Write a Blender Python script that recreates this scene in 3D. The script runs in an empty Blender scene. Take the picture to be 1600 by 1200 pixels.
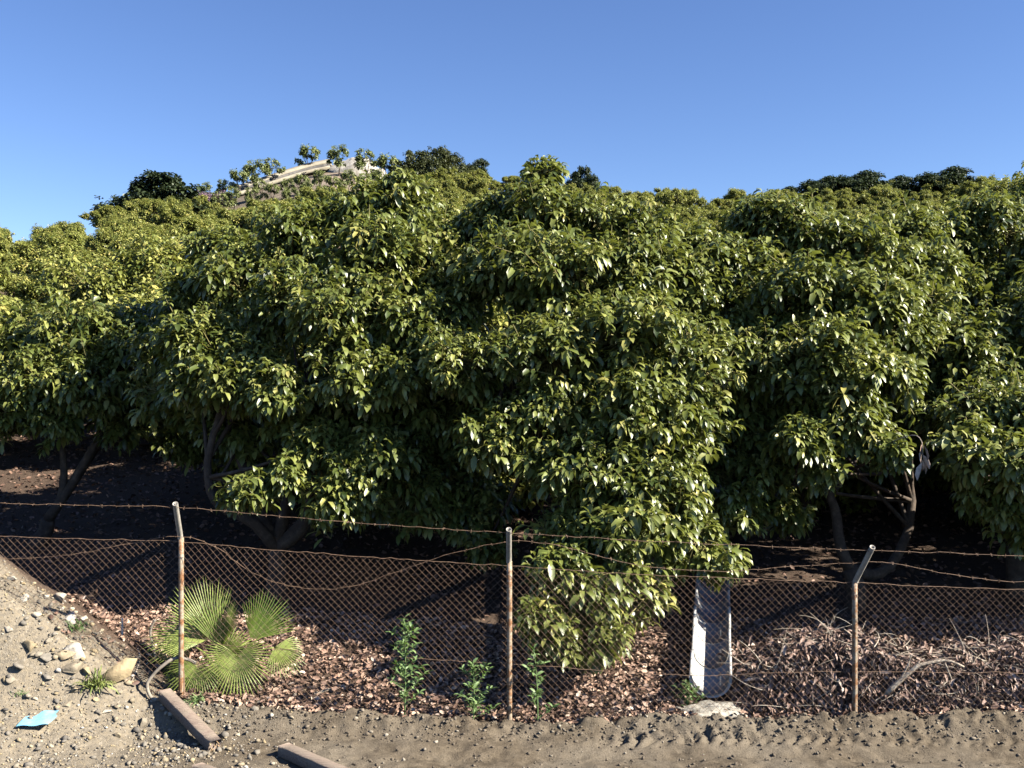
import bpy, math, random
import numpy as np
from mathutils import Vector

random.seed(7)
RNG = np.random.default_rng(7)
S = bpy.context.scene
COL = S.collection
R = math.radians

# ------------------------------------------------------------------ camera
FPX, CX, CY, CAMZ = 1600.0, 800.0, 600.0, 3.25      # photograph's pixels: focal length, centre, eye height
cam = bpy.data.cameras.new('camera')
cam.sensor_width = 36.0
cam.lens = 36.0
cam.clip_end = 3000
camo = bpy.data.objects.new('camera', cam)
camo.location = (0, 0, CAMZ)
camo.rotation_euler = (R(90), 0, 0)
COL.objects.link(camo)
S.camera = camo

# ------------------------------------------------------------------ sky, sun, exposure
SUNV = Vector((3.3, -1.05, 2.5)).normalized()
w = bpy.data.worlds.new('World')
S.world = w
w.use_nodes = True
nt = w.node_tree
sky = nt.nodes.new('ShaderNodeTexSky')
sky.sky_type = 'NISHITA'
sky.sun_disc = False
sky.sun_elevation = math.asin(SUNV.z)
sky.sun_rotation = math.atan2(SUNV.x, SUNV.y)
sky.altitude = 1500
sky.air_density = 1.0
sky.dust_density = 0.1
sky.ozone_density = 3.0
hsv = nt.nodes.new('ShaderNodeHueSaturation')
hsv.inputs['Hue'].default_value = 0.511
hsv.inputs['Saturation'].default_value = 1.12
nt.links.new(sky.outputs[0], hsv.inputs['Color'])
nt.links.new(hsv.outputs[0], nt.nodes['Background'].inputs[0])
nt.nodes['Background'].inputs[1].default_value = 0.062
sun = bpy.data.lights.new('sun', 'SUN')
sun.energy = 5.0
sun.angle = R(0.5)
sun.color = (1.0, 0.94, 0.82)
suno = bpy.data.objects.new('sun', sun)
suno.rotation_euler = SUNV.to_track_quat('Z', 'Y').to_euler()
suno.location = (40, -14, 60)
COL.objects.link(suno)
S.view_settings.view_transform = 'Standard'
S.view_settings.look = 'None'
S.view_settings.exposure = 1.6
S.view_settings.gamma = 1.0
S.cycles.max_bounces = 5
S.cycles.diffuse_bounces = 0
S.cycles.glossy_bounces = 2
S.cycles.transmission_bounces = 2

# ------------------------------------------------------------------ small helpers
def px(x, y, d):
    """point seen at pixel (x, y) of the 1600x1200 photograph at depth d"""
    return np.array([(x - CX) / FPX * d, d, CAMZ - (y - CY) / FPX * d])

def sstep(a, b, x):
    t = np.clip((x - a) / (b - a), 0, 1)
    return t * t * (3 - 2 * t)

def _h(ix, iy, seed):
    n = (ix.astype(np.int64) * 374761393 + iy.astype(np.int64) * 668265263 + seed * 974634777) & 0xFFFFFFFF
    n = ((n ^ (n >> 13)) * 1274126177) & 0xFFFFFFFF
    n = n ^ (n >> 16)
    return (n & 0xFFFFFF) / float(0xFFFFFF)

def vnoise(x, y, seed=0):
    x = np.asarray(x, float); y = np.asarray(y, float)
    ix = np.floor(x); iy = np.floor(y)
    fx = x - ix; fy = y - iy
    fx = fx * fx * (3 - 2 * fx); fy = fy * fy * (3 - 2 * fy)
    a = _h(ix, iy, seed); b = _h(ix + 1, iy, seed); c = _h(ix, iy + 1, seed); d = _h(ix + 1, iy + 1, seed)
    return (a * (1 - fx) + b * fx) * (1 - fy) + (c * (1 - fx) + d * fx) * fy - 0.5

def fbm(x, y, seed=0, o=4):
    s = 0.0; a = 1.0
    for k in range(o):
        s = s + a * vnoise(x * 2 ** k + 17.3 * k, y * 2 ** k - 9.1 * k, seed + k)
        a *= 0.5
    return s

def link(o, parent=None):
    COL.objects.link(o)
    if parent is not None:
        o.parent = parent
    return o

def tag(o, label=None, cat=None, group=None, kind=None):
    if label: o['label'] = label
    if cat: o['category'] = cat
    if group: o['group'] = group
    if kind: o['kind'] = kind
    return o

def empty(name, loc=(0, 0, 0)):
    o = bpy.data.objects.new(name, None)
    o.location = tuple(float(v) for v in loc)
    o.empty_display_size = 0.2
    return link(o)

def np_mesh(name, V, F, mat, tint=None, smooth=False, vattr=None):
    """V (n,3); F a list of (m,k) index arrays"""
    me = bpy.data.meshes.new(name)
    V = np.asarray(V, np.float32)
    if not isinstance(F, (list, tuple)):
        F = [F]
    F = [np.asarray(f, np.int32) for f in F if len(f)]
    nl = sum(f.size for f in F); npol = sum(len(f) for f in F)
    me.vertices.add(len(V)); me.vertices.foreach_set('co', V.ravel())
    me.loops.add(nl); me.polygons.add(npol)
    me.loops.foreach_set('vertex_index', np.concatenate([f.ravel() for f in F]))
    tot = np.concatenate([np.full(len(f), f.shape[1], np.int32) for f in F])
    st = np.concatenate([[0], np.cumsum(tot)[:-1]]).astype(np.int32)
    me.polygons.foreach_set('loop_start', st)
    if smooth:
        me.polygons.foreach_set('use_smooth', np.ones(npol, bool))
    if tint is not None:
        a = me.attributes.new('tint', 'FLOAT', 'POINT')
        a.data.foreach_set('value', np.asarray(tint, np.float32))
    for k, v in (vattr or {}).items():
        a = me.attributes.new(k, 'FLOAT', 'POINT')
        a.data.foreach_set('value', np.asarray(v, np.float32))
    me.update(calc_edges=True)
    me.validate()
    if mat is not None:
        me.materials.append(mat)
    return me

def obj(name, me, parent=None, loc=None):
    o = bpy.data.objects.new(name, me)
    if loc is not None:
        o.location = tuple(float(v) for v in loc)
    return link(o, parent)

class MB:
    """collects shapes into one mesh"""
    def __init__(s): s.V = []; s.Q = []; s.T = []; s.n = 0; s.t = []
    def add(s, V, Q=(), T=(), tint=0.5):
        V = np.asarray(V, float)
        if len(Q): s.Q.append(np.asarray(Q, int) + s.n)
        if len(T): s.T.append(np.asarray(T, int) + s.n)
        s.V.append(V); s.n += len(V)
        s.t.append(np.full(len(V), tint) if np.isscalar(tint) else np.asarray(tint, float))
    def tube(s, P, rad, k=8, caps=True, tint=0.5, wob=0.0):
        P = np.asarray(P, float); n = len(P)
        rad = np.full(n, rad) if np.isscalar(rad) else np.asarray(rad, float)
        d = np.gradient(P, axis=0); d /= np.linalg.norm(d, axis=1)[:, None] + 1e-9
        ref = np.array([0, 0, 1.]) if abs(d[0][2]) < 0.9 else np.array([1., 0, 0])
        u = np.cross(d[0], ref); u /= np.linalg.norm(u)
        V = []
        for i in range(n):
            u = u - d[i] * np.dot(u, d[i]); u /= np.linalg.norm(u) + 1e-9
            v = np.cross(d[i], u)
            for j in range(k):
                a = 2 * math.pi * j / k
                r = rad[i] * (1 + wob * (random.random() - 0.5))
                V.append(P[i] + r * (math.cos(a) * u + math.sin(a) * v))
        Q = [[i * k + j, i * k + (j + 1) % k, (i + 1) * k + (j + 1) % k, (i + 1) * k + j] for i in range(n - 1) for j in range(k)]
        T = []
        if caps:
            V.append(P[0]); V.append(P[-1]); a = n * k; b = a + 1
            for j in range(k):
                T.append([a, (j + 1) % k, j]); T.append([b, (n - 1) * k + j, (n - 1) * k + (j + 1) % k])
        s.add(V, Q, T, tint)
    def box(s, c, ax, ay, az, bev=0.0):
        c, ax, ay, az = [np.asarray(v, float) for v in (c, ax, ay, az)]
        V = [c + i * ax + j * ay + k * az for k in (-1, 1) for j in (-1, 1) for i in (-1, 1)]
        s.add(V, [[0, 2, 3, 1], [4, 5, 7, 6], [0, 1, 5, 4], [2, 6, 7, 3], [0, 4, 6, 2], [1, 3, 7, 5]])
    def mesh(s, name, mat, smooth=True):
        return np_mesh(name, np.concatenate(s.V), [np.concatenate(s.T) if s.T else np.zeros((0, 3), int),
                       np.concatenate(s.Q) if s.Q else np.zeros((0, 4), int)], mat, np.concatenate(s.t), smooth)
    def build(s, name, mat, parent=None, smooth=True, loc=None):
        return obj(name, s.mesh(name, mat, smooth), parent, loc)

def bez(p0, p1, p2, n=6):
    p0, p1, p2 = [np.asarray(v, float) for v in (p0, p1, p2)]
    t = np.linspace(0, 1, n)[:, None]
    return (1 - t) ** 2 * p0 + 2 * t * (1 - t) * p1 + t * t * p2

def smoothpath(P, n=24):
    """Catmull-Rom through points"""
    P = np.asarray(P, float)
    E = np.vstack([2 * P[0] - P[1], P, 2 * P[-1] - P[-2]])
    out = []
    m = len(P) - 1
    for q in np.linspace(0, m - 1e-6, n):
        i = int(q); t = q - i
        a, b, c, d = E[i], E[i + 1], E[i + 2], E[i + 3]
        out.append(0.5 * (2 * b + (c - a) * t + (2 * a - 5 * b + 4 * c - d) * t * t + (3 * b - a - 3 * c + d) * t ** 3))
    return np.array(out)

def prisms(P0, P1, r0, r1):
    """three-sided sticks, vectorised -> V, quads"""
    d = P1 - P0; d = d / (np.linalg.norm(d, axis=1)[:, None] + 1e-9)
    ref = np.where(np.abs(d[:, 2:3]) < 0.9, np.array([[0, 0, 1.]]), np.array([[1., 0, 0]]))
    u = np.cross(d, ref); u /= np.linalg.norm(u, axis=1)[:, None] + 1e-9
    v = np.cross(d, u)
    V = []
    for (P, r) in ((P0, r0), (P1, r1)):
        for j in range(3):
            a = 2 * math.pi * j / 3
            V.append(P + r * (math.cos(a) * u + math.sin(a) * v))
    V = np.stack(V, 1)
    n = len(P0)
    q = np.array([[0, 1, 4, 3], [1, 2, 5, 4], [2, 0, 3, 5]])
    Q = (np.arange(n)[:, None, None] * 6 + q[None]).reshape(-1, 4)
    return V.reshape(-1, 3), Q

LT = np.array([[0, 2, 1], [0, 3, 2], [1, 5, 4], [1, 2, 5], [2, 6, 5], [2, 3, 6], [4, 5, 7], [5, 6, 7]])

def leaves(P, D, L, droop, roll, wr=0.2, fold=0.25):
    """leaf blades (8 triangles each): base P, start direction D, length L, curl by gravity; -> (n,8,3)"""
    n = len(P)
    D = D / (np.linalg.norm(D, axis=1)[:, None] + 1e-9)
    g = np.array([[0, 0, -1.0]])
    def dd(s):
        v = D + s * droop[:, None] * g
        return v / (np.linalg.norm(v, axis=1)[:, None] + 1e-9)
    da, db, dc = dd(0.1), dd(0.5), dd(0.95)
    Lc = L[:, None]
    p1 = P + da * 0.36 * Lc; p2 = p1 + db * 0.36 * Lc; p3 = p2 + dc * 0.28 * Lc
    hz = D.copy(); hz[:, 2] = 0
    ln = np.linalg.norm(hz, axis=1)[:, None]
    hz = np.where(ln > 0.05, hz / (ln + 1e-9), np.array([[1.0, 0, 0]]))
    sd = np.stack([hz[:, 1], -hz[:, 0], np.zeros(n)], 1)
    def fr(d):
        s0 = sd - d * np.sum(sd * d, 1)[:, None]; s0 /= np.linalg.norm(s0, axis=1)[:, None] + 1e-9
        nn = np.cross(s0, d)
        c, s_ = np.cos(roll)[:, None], np.sin(roll)[:, None]
        s1 = c * s0 + s_ * nn
        return s1, np.cross(s1, d)
    W = Lc * wr * (0.9 + 0.2 * RNG.random((n, 1)))
    sa, na = fr(dd(0.3)); sb, nb = fr(dd(0.75))
    f = fold
    V = np.stack([P,
                  p1 + sa * W + na * W * f, p1, p1 - sa * W + na * W * f,
                  p2 + sb * W * 0.86 + nb * W * f, p2, p2 - sb * W * 0.86 + nb * W * f,
                  p3], 1)
    return V

def leaf_faces(n):
    return (np.arange(n)[:, None, None] * 8 + LT[None]).reshape(-1, 3)

# ------------------------------------------------------------------ materials
def new_mat(name):
    m = bpy.data.materials.new(name); m.use_nodes = True
    t = m.node_tree
    return m, t, t.nodes['Principled BSDF'], t.nodes['Material Output']

def N(t, kind, **kw):
    n = t.nodes.new(kind)
    for k, v in kw.items():
        setattr(n, k, v)
    return n

def ramp(t, stops, fac):
    r = t.nodes.new('ShaderNodeValToRGB')
    e = r.color_ramp.elements
    e[0].position, e[0].color = stops[0][0], (*stops[0][1], 1)
    e[1].position, e[1].color = stops[-1][0], (*stops[-1][1], 1)
    for p, c in stops[1:-1]:
        k = e.new(p); k.color = (*c, 1)
    t.links.new(fac, r.inputs[0])
    return r.outputs[0]

def noise(t, scale, detail=4, rough=0.6, vec=None):
    n = t.nodes.new('ShaderNodeTexNoise')
    n.inputs['Scale'].default_value = scale
    n.inputs['Detail'].default_value = detail
    n.inputs['Roughness'].default_value = rough
    if vec is not None: t.links.new(vec, n.inputs['Vector'])
    return n.outputs['Fac']

def coords(t):
    return t.nodes.new('ShaderNodeTexCoord').outputs['Object']

def bump(t, b, fac, strength=0.5, dist=0.02):
    n = t.nodes.new('ShaderNodeBump')
    n.inputs['Strength'].default_value = strength
    n.inputs['Distance'].default_value = dist
    t.links.new(fac, n.inputs['Height'])
    t.links.new(n.outputs[0], b.inputs['Normal'])

def attr(t, name):
    a = t.nodes.new('ShaderNodeAttribute'); a.attribute_name = name
    return a.outputs['Fac']

def mixc(t, fac, a, b):
    m = t.nodes.new('ShaderNodeMix'); m.data_type = 'RGBA'
    t.links.new(fac, m.inputs[0])
    for s, v in ((6, a), (7, b)):
        if isinstance(v, tuple): m.inputs[s].default_value = (*v, 1)
        else: t.links.new(v, m.inputs[s])
    return m.outputs[2]

def leaf_mat(name, stops, rough=0.36, trans=0.22, tcol=(0.20, 0.26, 0.03), spec=0.5):
    m, t, b, out = new_mat(name)
    c = ramp(t, stops, attr(t, 'tint'))
    n = noise(t, 9.0, 2, 0.5, coords(t))
    hs = t.nodes.new('ShaderNodeHueSaturation')
    mr = t.nodes.new('ShaderNodeMapRange')
    mr.inputs[1].default_value = 0.3; mr.inputs[2].default_value = 0.7
    mr.inputs[3].default_value = 0.8; mr.inputs[4].default_value = 1.2
    t.links.new(n, mr.inputs[0]); t.links.new(mr.outputs[0], hs.inputs['Value'])
    t.links.new(c, hs.inputs['Color'])
    t.links.new(hs.outputs[0], b.inputs['Base Color'])
    b.inputs['Roughness'].default_value = rough
    b.inputs['Specular IOR Level'].default_value = spec
    tr = t.nodes.new('ShaderNodeBsdfTranslucent'); tr.inputs[0].default_value = (*tcol, 1)
    mx = t.nodes.new('ShaderNodeMixShader'); mx.inputs[0].default_value = trans
    t.links.new(b.outputs[0], mx.inputs[1]); t.links.new(tr.outputs[0], mx.inputs[2])
    t.links.new(mx.outputs[0], out.inputs[0])
    return m

def tint_mat(name, stops, rough=0.8, nscale=20.0, nstr=0.4, ndist=0.01):
    m, t, b, out = new_mat(name)
    c = ramp(t, stops, attr(t, 'tint'))
    n = noise(t, nscale, 4, 0.6, coords(t))
    hs = t.nodes.new('ShaderNodeHueSaturation')
    mr = t.nodes.new('ShaderNodeMapRange')
    mr.inputs[1].default_value = 0.25; mr.inputs[2].default_value = 0.75
    mr.inputs[3].default_value = 0.65; mr.inputs[4].default_value = 1.3
    t.links.new(n, mr.inputs[0]); t.links.new(mr.outputs[0], hs.inputs['Value']); t.links.new(c, hs.inputs['Color'])
    t.links.new(hs.outputs[0], b.inputs['Base Color'])
    b.inputs['Roughness'].default_value = rough
    bump(t, b, n, nstr, ndist)
    return m

def noise_mat(name, stops, scale, rough=0.8, bstr=0.4, bdist=0.01, detail=5, metal=0.0):
    m, t, b, out = new_mat(name)
    n = noise(t, scale, detail, 0.65, coords(t))
    t.links.new(ramp(t, stops, n), b.inputs['Base Color'])
    b.inputs['Roughness'].default_value = rough
    b.inputs['Metallic'].default_value = metal
    bump(t, b, n, bstr, bdist)
    return m

AVO = [(0.0, (0.024, 0.043, 0.008)), (0.45, (0.130, 0.158, 0.032)), (0.8, (0.245, 0.260, 0.068)), (1.0, (0.36, 0.33, 0.09))]
M = {}
M['avocado'] = leaf_mat('avocado_leaf', AVO, 0.42, 0.20, (0.30, 0.34, 0.05), spec=0.75)
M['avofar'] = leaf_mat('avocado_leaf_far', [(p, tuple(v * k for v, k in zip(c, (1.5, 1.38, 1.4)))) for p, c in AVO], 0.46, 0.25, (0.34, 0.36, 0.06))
M['darktree'] = leaf_mat('dark_evergreen_leaf', [(0, (0.018, 0.032, 0.012)), (1, (0.060, 0.078, 0.028))], 0.5, 0.1, (0.05, 0.08, 0.02))
M['olivetree'] = leaf_mat('olive_green_leaf', [(0, (0.030, 0.042, 0.012)), (1, (0.085, 0.095, 0.030))], 0.5, 0.12, (0.09, 0.1, 0.02))
M['youngtree'] = leaf_mat('young_tree_leaf', [(0, (0.10, 0.125, 0.04)), (1, (0.28, 0.30, 0.11))], 0.45, 0.2)
M['weed'] = leaf_mat('weed_leaf', [(0, (0.08, 0.15, 0.045)), (1, (0.24, 0.34, 0.13))], 0.5, 0.25, (0.2, 0.33, 0.05))
M['palm'] = leaf_mat('palm_leaf', [(0, (0.07, 0.12, 0.02)), (1, (0.36, 0.42, 0.11))], 0.38, 0.28, (0.34, 0.44, 0.06))
M['grass'] = leaf_mat('grass_blade', [(0, (0.06, 0.10, 0.02)), (1, (0.20, 0.23, 0.06))], 0.6, 0.2)
M['purple'] = leaf_mat('purple_shrub_leaf', [(0, (0.13, 0.08, 0.08)), (1, (0.33, 0.21, 0.28))], 0.7, 0.1, (0.3, 0.2, 0.25))
M['bark'] = noise_mat('bark', [(0.3, (0.030, 0.022, 0.016)), (0.55, (0.075, 0.052, 0.036)), (0.75, (0.14, 0.105, 0.076))], 9, 0.85, 0.8, 0.02)
M['twig'] = noise_mat('twig', [(0.3, (0.12, 0.12, 0.03)), (0.7, (0.24, 0.20, 0.06))], 12, 0.7, 0.2)
M['dead'] = tint_mat('dead_leaf', [(0.0, (0.085, 0.047, 0.033)), (0.4, (0.27, 0.160, 0.112)), (0.75, (0.43, 0.285, 0.205)), (1.0, (0.60, 0.47, 0.37))], 0.65, 30, 0.3)
M['brush'] = tint_mat('brush_leaf', [(0.0, (0.050, 0.028, 0.021)), (0.45, (0.19, 0.115, 0.088)), (0.8, (0.35, 0.235, 0.185)), (1.0, (0.56, 0.44, 0.36))], 0.62, 30, 0.3)
M['drywood'] = noise_mat('dry_branch', [(0.3, (0.24, 0.18, 0.13)), (0.7, (0.52, 0.45, 0.36))], 14, 0.8, 0.5)
M['stone'] = tint_mat('stone', [(0.0, (0.10, 0.088, 0.075)), (0.45, (0.20, 0.175, 0.14)), (0.75, (0.31, 0.235, 0.13)), (1.0, (0.46, 0.42, 0.36))], 0.85, 16, 0.6, 0.02)
M['clod'] = tint_mat('clod', [(0.0, (0.065, 0.050, 0.035)), (0.6, (0.14, 0.110, 0.078)), (1.0, (0.29, 0.25, 0.195))], 0.95, 25, 0.6, 0.02)
M['rust'] = noise_mat('rusty_wire', [(0.35, (0.10, 0.056, 0.033)), (0.65, (0.26, 0.165, 0.105))], 30, 0.7, 0.2)
M['concrete'] = noise_mat('pale_concrete', [(0.25, (0.30, 0.29, 0.28)), (0.5, (0.42, 0.415, 0.40)), (0.8, (0.52, 0.51, 0.49))], 7, 0.85, 0.35, 0.01)
M['rubble'] = noise_mat('lime_rubble', [(0.3, (0.26, 0.23, 0.18)), (0.6, (0.46, 0.42, 0.35))], 16, 0.95, 0.9, 0.03)
M['timber'] = noise_mat('weathered_timber', [(0.25, (0.12, 0.088, 0.068)), (0.55, (0.23, 0.175, 0.138)), (0.8, (0.32, 0.255, 0.20))], 13, 0.8, 0.4, 0.006)
M['sawn'] = noise_mat('broken_timber_end', [(0.3, (0.28, 0.16, 0.07)), (0.7, (0.60, 0.42, 0.22))], 30, 0.9, 0.8, 0.01)
M['hose'] = noise_mat('dusty_hose', [(0.3, (0.16, 0.135, 0.105)), (0.7, (0.34, 0.29, 0.23))], 20, 0.7, 0.2)
M['blue'] = noise_mat('blue_plastic', [(0.3, (0.16, 0.46, 0.72)), (0.7, (0.30, 0.62, 0.84))], 12, 0.5, 0.2)
M['pvc'] = noise_mat('grey_stake', [(0.3, (0.35, 0.33, 0.30)), (0.7, (0.6, 0.58, 0.54))], 12, 0.6, 0.2)

def timber_mat():
    m, t, b, out = new_mat('grained_timber')
    mp = t.nodes.new('ShaderNodeMapping')
    mp.inputs['Rotation'].default_value = (0, 0, R(45)); mp.inputs['Scale'].default_value = (1.2, 16, 16)
    t.links.new(coords(t), mp.inputs['Vector'])
    g = noise(t, 5, 6, 0.7, mp.outputs[0]); d = noise(t, 7, 5, 0.7, coords(t))
    c = ramp(t, [(0.25, (0.075, 0.052, 0.040)), (0.5, (0.21, 0.155, 0.122)), (0.75, (0.33, 0.26, 0.205))], g)
    f = ramp(t, [(0.45, (0, 0, 0)), (0.7, (0.7, 0.7, 0.7))], d)
    t.links.new(mixc(t, f, c, (0.24, 0.20, 0.15)), b.inputs['Base Color'])
    b.inputs['Roughness'].default_value = 0.85
    bump(t, b, g, 0.8, 0.012)
    return m
M['timber'] = timber_mat()

def post_mat():
    m, t, b, out = new_mat('rusting_painted_pipe')
    co = coords(t)
    n1 = noise(t, 16, 6, 0.7, co); n2 = noise(t, 60, 3, 0.6, co)
    paint = ramp(t, [(0.3, (0.22, 0.17, 0.12)), (0.7, (0.40, 0.33, 0.24))], n2)
    rust = ramp(t, [(0.3, (0.11, 0.045, 0.02)), (0.7, (0.34, 0.17, 0.07))], n2)
    f = ramp(t, [(0.44, (0, 0, 0)), (0.56, (1, 1, 1))], n1)
    t.links.new(mixc(t, f, paint, rust), b.inputs['Base Color'])
    b.inputs['Roughness'].default_value = 0.6
    bump(t, b, n1, 0.3, 0.004)
    return m
M['post'] = post_mat()
M['galv'] = noise_mat('dull_galvanised_pipe', [(0.3, (0.26, 0.235, 0.20)), (0.7, (0.45, 0.41, 0.35))], 22, 0.5, 0.15, 0.004)

# ------------------------------------------------------------------ terrain
RU = np.array([-0.80, -0.50, -0.42, -0.34, -0.29, -0.22, -0.165, -0.11, -0.06, 0.0, 0.10, 0.22, 0.31, 0.41, 0.50, 0.8])
RD = np.array([60.0, 66.0, 76.0, 100., 112., 122., 130., 130., 124., 120., 112., 104., 110., 108., 104., 100.])
RY = np.array([425., 412., 402., 338., 322., 285., 259., 274., 287., 306., 322., 338., 328., 322., 316., 300.])
FX = np.array([-30, -5.2, -3.24, -2.0, 0.0, 1.6, 3.36, 5.2, 30])
FZ = np.array([0.30, 0.24, 0.175, 0.05, -0.08, -0.03, 0.01, 0.02, 0.05])

def terrain(X, Y, fine=True):
    X = np.asarray(X, float); Y = np.asarray(Y, float)
    u = X / np.maximum(Y, 5.0)
    d = np.interp(u, RU, RD); yr = np.interp(u, RU, RY)
    zr = CAMZ + (CY - yr) / FPX * d
    zf = np.interp(X, FX, FZ)
    zroad = -0.07 + 0.012 * np.clip(-X, 0, 6)
    k = sstep(9.45, 9.95, Y)
    base = zroad * (1 - k) + zf * k
    t = (Y - 10.15) / (d - 10.15)
    tc = np.clip(t, 0, 1)
    up = np.where(t <= 1, (zr - zf) * (tc - 0.10 * np.sin(math.pi * tc)), (zr - zf) * (1 - 0.0) - (t - 1) * (d - 10) * 0.10)
    z = base + np.where(Y > 10.15, up, 0.0)
    z = np.where(t > 1, np.maximum(z, -5), z)
    # gravel heap banked against the fence on the left
    cr = np.clip((-3.5 - X) * 0.74, 0, 1.6)
    prof = np.where(Y < 10.25, sstep(8.7, 10.25, Y), 1 - sstep(10.3, 12.2, Y))
    z = z + cr * prof * 0.95
    far = sstep(14, 40, Y)
    z = z + fbm(X * 0.05, Y * 0.05, 3, 3) * 1.6 * far + fbm(X * 0.5, Y * 0.5, 5, 3) * (0.10 * sstep(10.2, 13, Y))
    if fine:
        near = (1 - sstep(13, 18, Y)) * sstep(4, 7, Y)
        lip = np.exp(-((Y - 9.78 - 0.09 * vnoise(X * 0.9, X * 0, 8)) / 0.13) ** 2)
        right = sstep(-2.8, -1.5, X)
        z = z + near * (fbm(X * 2.2, Y * 2.2, 11, 3) * 0.05 + fbm(X * 11, Y * 11, 12, 3) * 0.022)
        z = z + near * lip * right * (0.055 + 0.17 * np.abs(fbm(X * 5, Y * 7, 21, 4)))
        # tyre rut with lug marks
        ph = (X + 0.55 * np.abs(Y - 9.55) + 0.10 * vnoise(X * 2.5, Y * 3, 28) + 0.05 * vnoise(X * 9, Y * 9, 29)) / 0.135
        lug = np.clip(np.sin(ph * 2 * math.pi) * 1.6, -1, 1)
        band = np.exp(-((Y - 9.55) / 0.12) ** 4) * sstep(0.3, 1.3, X) * np.clip(0.75 + 1.1 * fbm(X * 0.8, Y * 0.8, 27, 2), 0, 1.2) * (1 - 0.35 * sstep(2.4, 4.2, X))
        z = z + band * lug * 0.020 * np.clip(0.9 + 1.6 * vnoise(X * 5, Y * 5, 33), 0.1, 1.5)
        rut = np.exp(-((Y - 9.2 - 0.05 * np.sin(X)) / 0.14) ** 2) * sstep(-1.8, -0.6, X)
        z = z - rut * 0.05
    return z

def tz(x, y):
    return float(terrain(np.array([x]), np.array([y]))[0])

def hit(x, y, d0=7.5, d1=200):
    """where the line of sight of a pixel meets the ground"""
    D = np.concatenate([np.arange(d0, 30, 0.01), np.arange(30, d1, 0.25)])
    X = (x - CX) / FPX * D; Z = CAMZ - (y - CY) / FPX * D
    b = terrain(X, D) >= Z
    i = int(np.argmax(b)) if b.any() else len(D) - 1
    return np.array([X[i], D[i], Z[i]])

def axis(parts):
    return np.unique(np.round(np.concatenate(parts), 4))
gx = axis([np.arange(-6.6, 6.6, 0.026), np.arange(-14, -6.6, 0.3), np.arange(6.6, 14, 0.3), np.arange(-40, -14, 2.0), np.arange(14, 40, 2.0),
           np.arange(-160, -40, 6.0), np.arange(40, 161, 6.0), np.array([-1500, -900, -500, -300, -220, 220, 300, 500, 900, 1500])])
gy = axis([np.arange(8.3, 10.5, 0.018), np.arange(10.5, 14, 0.07), np.arange(14, 40, 0.6), np.arange(40, 180, 2.5), np.arange(0, 8.3, 0.4),
           np.arange(-40, 0, 5), np.array([-1500, -800, -300, -100, 200, 250, 320, 450, 700, 1100, 1800])])
GX, GY = np.meshgrid(gx, gy)
GZ = terrain(GX, GY)
nx, ny = len(gx), len(gy)
idx = np.arange(nx * ny).reshape(ny, nx)
GQ = np.stack([idx[:-1, :-1], idx[:-1, 1:], idx[1:, 1:], idx[1:, :-1]], -1).reshape(-1, 4)
V = np.stack([GX, GY, GZ], -1).reshape(-1, 3)
m_gravel = (sstep(-2.3, -3.9, GX) * 1.0 * (1 - sstep(10.25, 10.7, GY + 0.3 * vnoise(GX * 2, GY * 2, 4)))).ravel()
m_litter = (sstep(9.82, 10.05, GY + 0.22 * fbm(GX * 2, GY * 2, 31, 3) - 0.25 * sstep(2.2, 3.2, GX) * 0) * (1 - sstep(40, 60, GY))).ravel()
m_bare = (np.exp(-(((GX / np.maximum(GY, 5) + 0.155) / 0.07) ** 2)) * sstep(88, 108, GY)).ravel()

def ground_mat():
    m, t, b, out = new_mat('orchard_ground')
    co = coords(t)
    nb = noise(t, 0.9, 5, 0.6, co); nm = noise(t, 9, 6, 0.7, co); nf = noise(t, 70, 4, 0.7, co)
    mud = ramp(t, [(0.3, (0.062, 0.047, 0.032)), (0.5, (0.115, 0.090, 0.062)), (0.72, (0.19, 0.152, 0.108))], nm)
    sand = ramp(t, [(0.35, (0.115, 0.093, 0.067)), (0.65, (0.20, 0.166, 0.124))], nf)
    f0 = ramp(t, [(0.42, (0, 0, 0)), (0.60, (1, 1, 1))], nb)
    road = mixc(t, f0, mud, sand)
    vo = t.nodes.new('ShaderNodeTexVoronoi'); vo.inputs['Scale'].default_value = 38
    t.links.new(co, vo.inputs['Vector'])
    peb = ramp(t, [(0.0, (0.13, 0.110, 0.085)), (0.4, (0.23, 0.192, 0.142)), (0.7, (0.30, 0.240, 0.160)), (1.0, (0.38, 0.335, 0.27))], vo.outputs['Color'])
    c = mixc(t, attr(t, 'gravel'), road, mixc(t, nf, peb, (0.19, 0.162, 0.124)))
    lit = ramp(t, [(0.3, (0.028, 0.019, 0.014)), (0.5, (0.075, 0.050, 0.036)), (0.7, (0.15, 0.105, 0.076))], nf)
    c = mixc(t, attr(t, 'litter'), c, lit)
    bare = ramp(t, [(0.3, (0.16, 0.12, 0.085)), (0.7, (0.30, 0.24, 0.185))], nb)
    c = mixc(t, attr(t, 'bare'), c, bare)
    t.links.new(c, b.inputs['Base Color'])
    b.inputs['Roughness'].default_value = 0.93
    b.inputs['Specular IOR Level'].default_value = 0.2
    ad = t.nodes.new('ShaderNodeMath'); ad.operation = 'ADD'
    t.links.new(nm, ad.inputs[0]); t.links.new(nf, ad.inputs[1])
    bump(t, b, ad.outputs[0], 0.7, 0.025)
    return m
# gravel heap keeps its own colour where the litter starts
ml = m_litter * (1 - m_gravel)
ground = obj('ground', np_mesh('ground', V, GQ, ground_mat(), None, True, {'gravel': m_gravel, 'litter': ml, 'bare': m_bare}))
tag(ground, 'muddy track and sloping orchard soil of the hillside', 'ground', kind='structure')

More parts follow.
